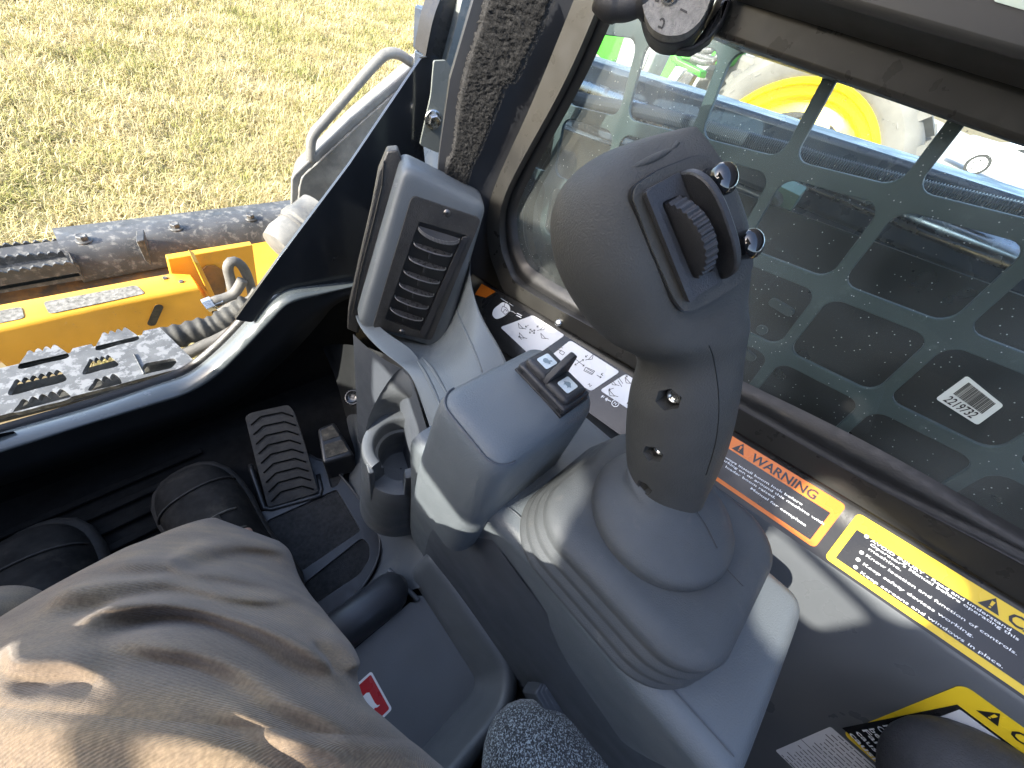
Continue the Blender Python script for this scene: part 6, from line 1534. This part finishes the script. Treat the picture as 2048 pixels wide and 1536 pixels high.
def make_boot(toe, heel, wid, label=None):
    d = (toe - heel); Lb = d.length; d.normalize(); s = d.cross(V(0, 0, 1)).normalized()
    prof = [(-0.02, 0.30, 0.10, 0.0), (0.0, 0.62, 0.115, 0), (0.08, 0.8, 0.125, 0), (0.2, 0.84, 0.125, 0), (0.35, 0.80, 0.115, 0), (0.5, 0.88, 0.098, 0), (0.62, 0.98, 0.088, 0), (0.75, 1.0, 0.08, 0), (0.86, 0.93, 0.073, 0), (0.94, 0.74, 0.062, 0), (0.985, 0.46, 0.046, 0), (1.0, 0.16, 0.03, 0)]
    rg = []
    for t, wq, hq, _ in prof:
        c = heel + d * (t * Lb); row = []
        for k in range(28):
            a = 2 * math.pi * k / 28
            x = math.copysign(abs(math.cos(a)) ** 0.85, math.cos(a)) * wid / 2 * wq; z = math.copysign(abs(math.sin(a)) ** 0.85, math.sin(a))
            row.append(c + s * x + V(0, 0, 0.024 + (hq - 0.024) * max(0, z) + 0.004 * min(0, z)))
        rg.append(row)
    b = MB().loft(rg, True, True, True)
    b = b.build("boot", M_LEATH, per, smooth=True, sub=1)
    sr = []
    for z, g in ((0.0, 1.05), (0.003, 1.09), (0.014, 1.11), (0.022, 1.09), (0.028, 1.02)):
        row = []
        for t, wq, *_ in prof: row.append(heel + d * ((0.48 + (t - 0.48) * g) * Lb) + s * (wid / 2 * wq * g) + V(0, 0, z))
        for t, wq, *_ in reversed(prof): row.append(heel + d * ((0.48 + (t - 0.48) * g) * Lb) - s * (wid / 2 * wq * g) + V(0, 0, z))
        sr.append(row)
    MB().loft(sr, True, True, True).build("sole", M_SOLE, b, smooth=True)
    # toe cap ridge, welt and lacing
    tcap = [V(*p) + V(0, 0, 0.0012) for p in rg[7][1:14]]
    MB().tube(tcap, 0.0016, 6).build("toe_cap_seam", M_SOLE, b, smooth=True)
    for i in (3, 4, 5):
        mids = [rg[i][k] + V(0, 0, 0.0015) for k in range(4, 11)]
        MB().tube(resample(cr(mids, 4), 20), 0.0021, 6).build("lace", mat("boot_lace", (0.07, 0.065, 0.055), 0.9, var=0.3, vscale=200), b, smooth=True)
    MB().prism([rg[4][6] + V(0, 0, .002), rg[4][8] + V(0, 0, .002), rg[5][8] + V(0, 0, .002), rg[5][6] + V(0, 0, .002)], V(0, 0, 0.003)).build("tongue", M_LEATH, b, bevel=0.001)
    return b
make_boot(onz(352, 938, -0.70) + V(0, 0, -0.048), onz(352, 938, -0.70) + V(0.035, -0.275, -0.048), 0.112)
make_boot(V(-0.295, 0.475, -0.755), V(-0.285, 0.20, -0.755), 0.112)

# seat: tweed cushion with a bolster, and the right armrest pad
M_TWEED = mat("heather_tweed", (0.045, 0.048, 0.052), 0.9, var=0.5, vscale=150, bump=0.9, bscale=700, col2=(0.5, 0.56, 0.58), c2scale=620, c2lo=0.5, c2hi=0.6, sheen=0.3)
seat = thing("operator_seat", "dark heather tweed seat cushion beside the trousers at the bottom edge", "seat", (-0.1, -0.3, -0.55))
sc0 = onz(1035, 1660, -0.45)
def ell(c, rx, ry, rz, nu=36, nvv=18, e=0.9):
    R = []
    for i in range(1, nvv):
        p = math.pi * i / nvv
        R.append([c + V(rx * math.sin(p) * math.cos(2 * math.pi * k / nu), ry * math.sin(p) * math.sin(2 * math.pi * k / nu), rz * math.cos(p)) for k in range(nu)])
    return R
b1_ = onz(1030, 1425, -0.46)
MB().loft(ell(b1_ + V(-0.005, -0.145, -0.055), 0.075, 0.145, 0.062), True, True, True).build("side_bolster", M_TWEED, seat, smooth=True)
MB().loft(ell(V(-0.2, -0.31, -0.52), 0.26, 0.23, 0.07), True, True, True).build("seat_cushion", M_TWEED, seat, smooth=True)
MB().box(V(-0.40, -0.5, -0.76), V(0.42, 0, 0), V(0, 0.36, 0), V(0, 0, 0.2)).build("seat_base", M_SKIRT, seat, bevel=0.02)
armr = thing("padded_armrest", "dark padded armrest end at the bottom right in front of the yellow decal", "armrest", tuple(ond(1950, 1560, .26)))
ac0 = ond(2040, 1715, 0.26)
MB().loft([[p_ for p_ in r] for r in ell(ac0, 0.062, 0.085, 0.06)], True, True, True).build("pad", mat("armrest_vinyl", (0.045, 0.046, 0.05), 0.6, var=0.15, vscale=60, bump=0.6, bscale=700), armr, smooth=True)

# ================================================================== REST OF THE CAB that shades the interior (left side, roof, rear)
LX = -0.80
LFm = Fr(V(LX, 0, 0), V(0, 1, 0), V(0, 0, 1))
def lrect(y0, y1, z0, z1, r=0.018): return rrect((y0 + y1) / 2, (z0 + z1) / 2, y1 - y0, z1 - z0, r, 5)
SUN_HOLES = [rpoly([(-0.02, 0.405), (0.05, 0.405), (0.07, 0.44), (0.076, 0.464), (-0.02, 0.464)], 0.012, 4), lrect(-0.03, 0.09, 0.473, 0.548, 0.016), rpoly([(0.10, 0.316), (0.205, 0.322), (0.208, 0.405), (0.182, 0.405), (0.15, 0.348), (0.10, 0.338)], 0.008, 4), lrect(0.345, 0.485, 0.13, 0.24), lrect(0.13, 0.30, 0.232, 0.304), lrect(0.40, 0.49, 0.43, 0.52)]  # unseen wall's openings, shaped and placed to throw the wanted sun patches
lw = plate("left_sun_mask_wall", LFm, [(-0.7, -0.9), (0.62, -0.9), (0.62, 0.52), (0.47, 0.56), (0.47, 0.735), (-0.7, 0.735)], SUN_HOLES, 0.006, M_SCREEN); struct(lw)
struct(MB().box(V(-0.81, -0.7, 0.74), V(0.44, 0, 0), V(0, 1.1, 0), V(0, 0, 0.02)).build("sun_block_ceiling", mat("headliner", (0.25, 0.25, 0.24), 0.9)))  # unseen half roof, sized to stop sun yet let sky light in
struct(MB().box(V(-0.81, -0.72, -0.9), V(1.24, 0, 0), V(0, 0.02, 0), V(0, 0, 0.9)).build("rear_wall", mat("rear_trim", (0.15, 0.15, 0.15), 0.8)))
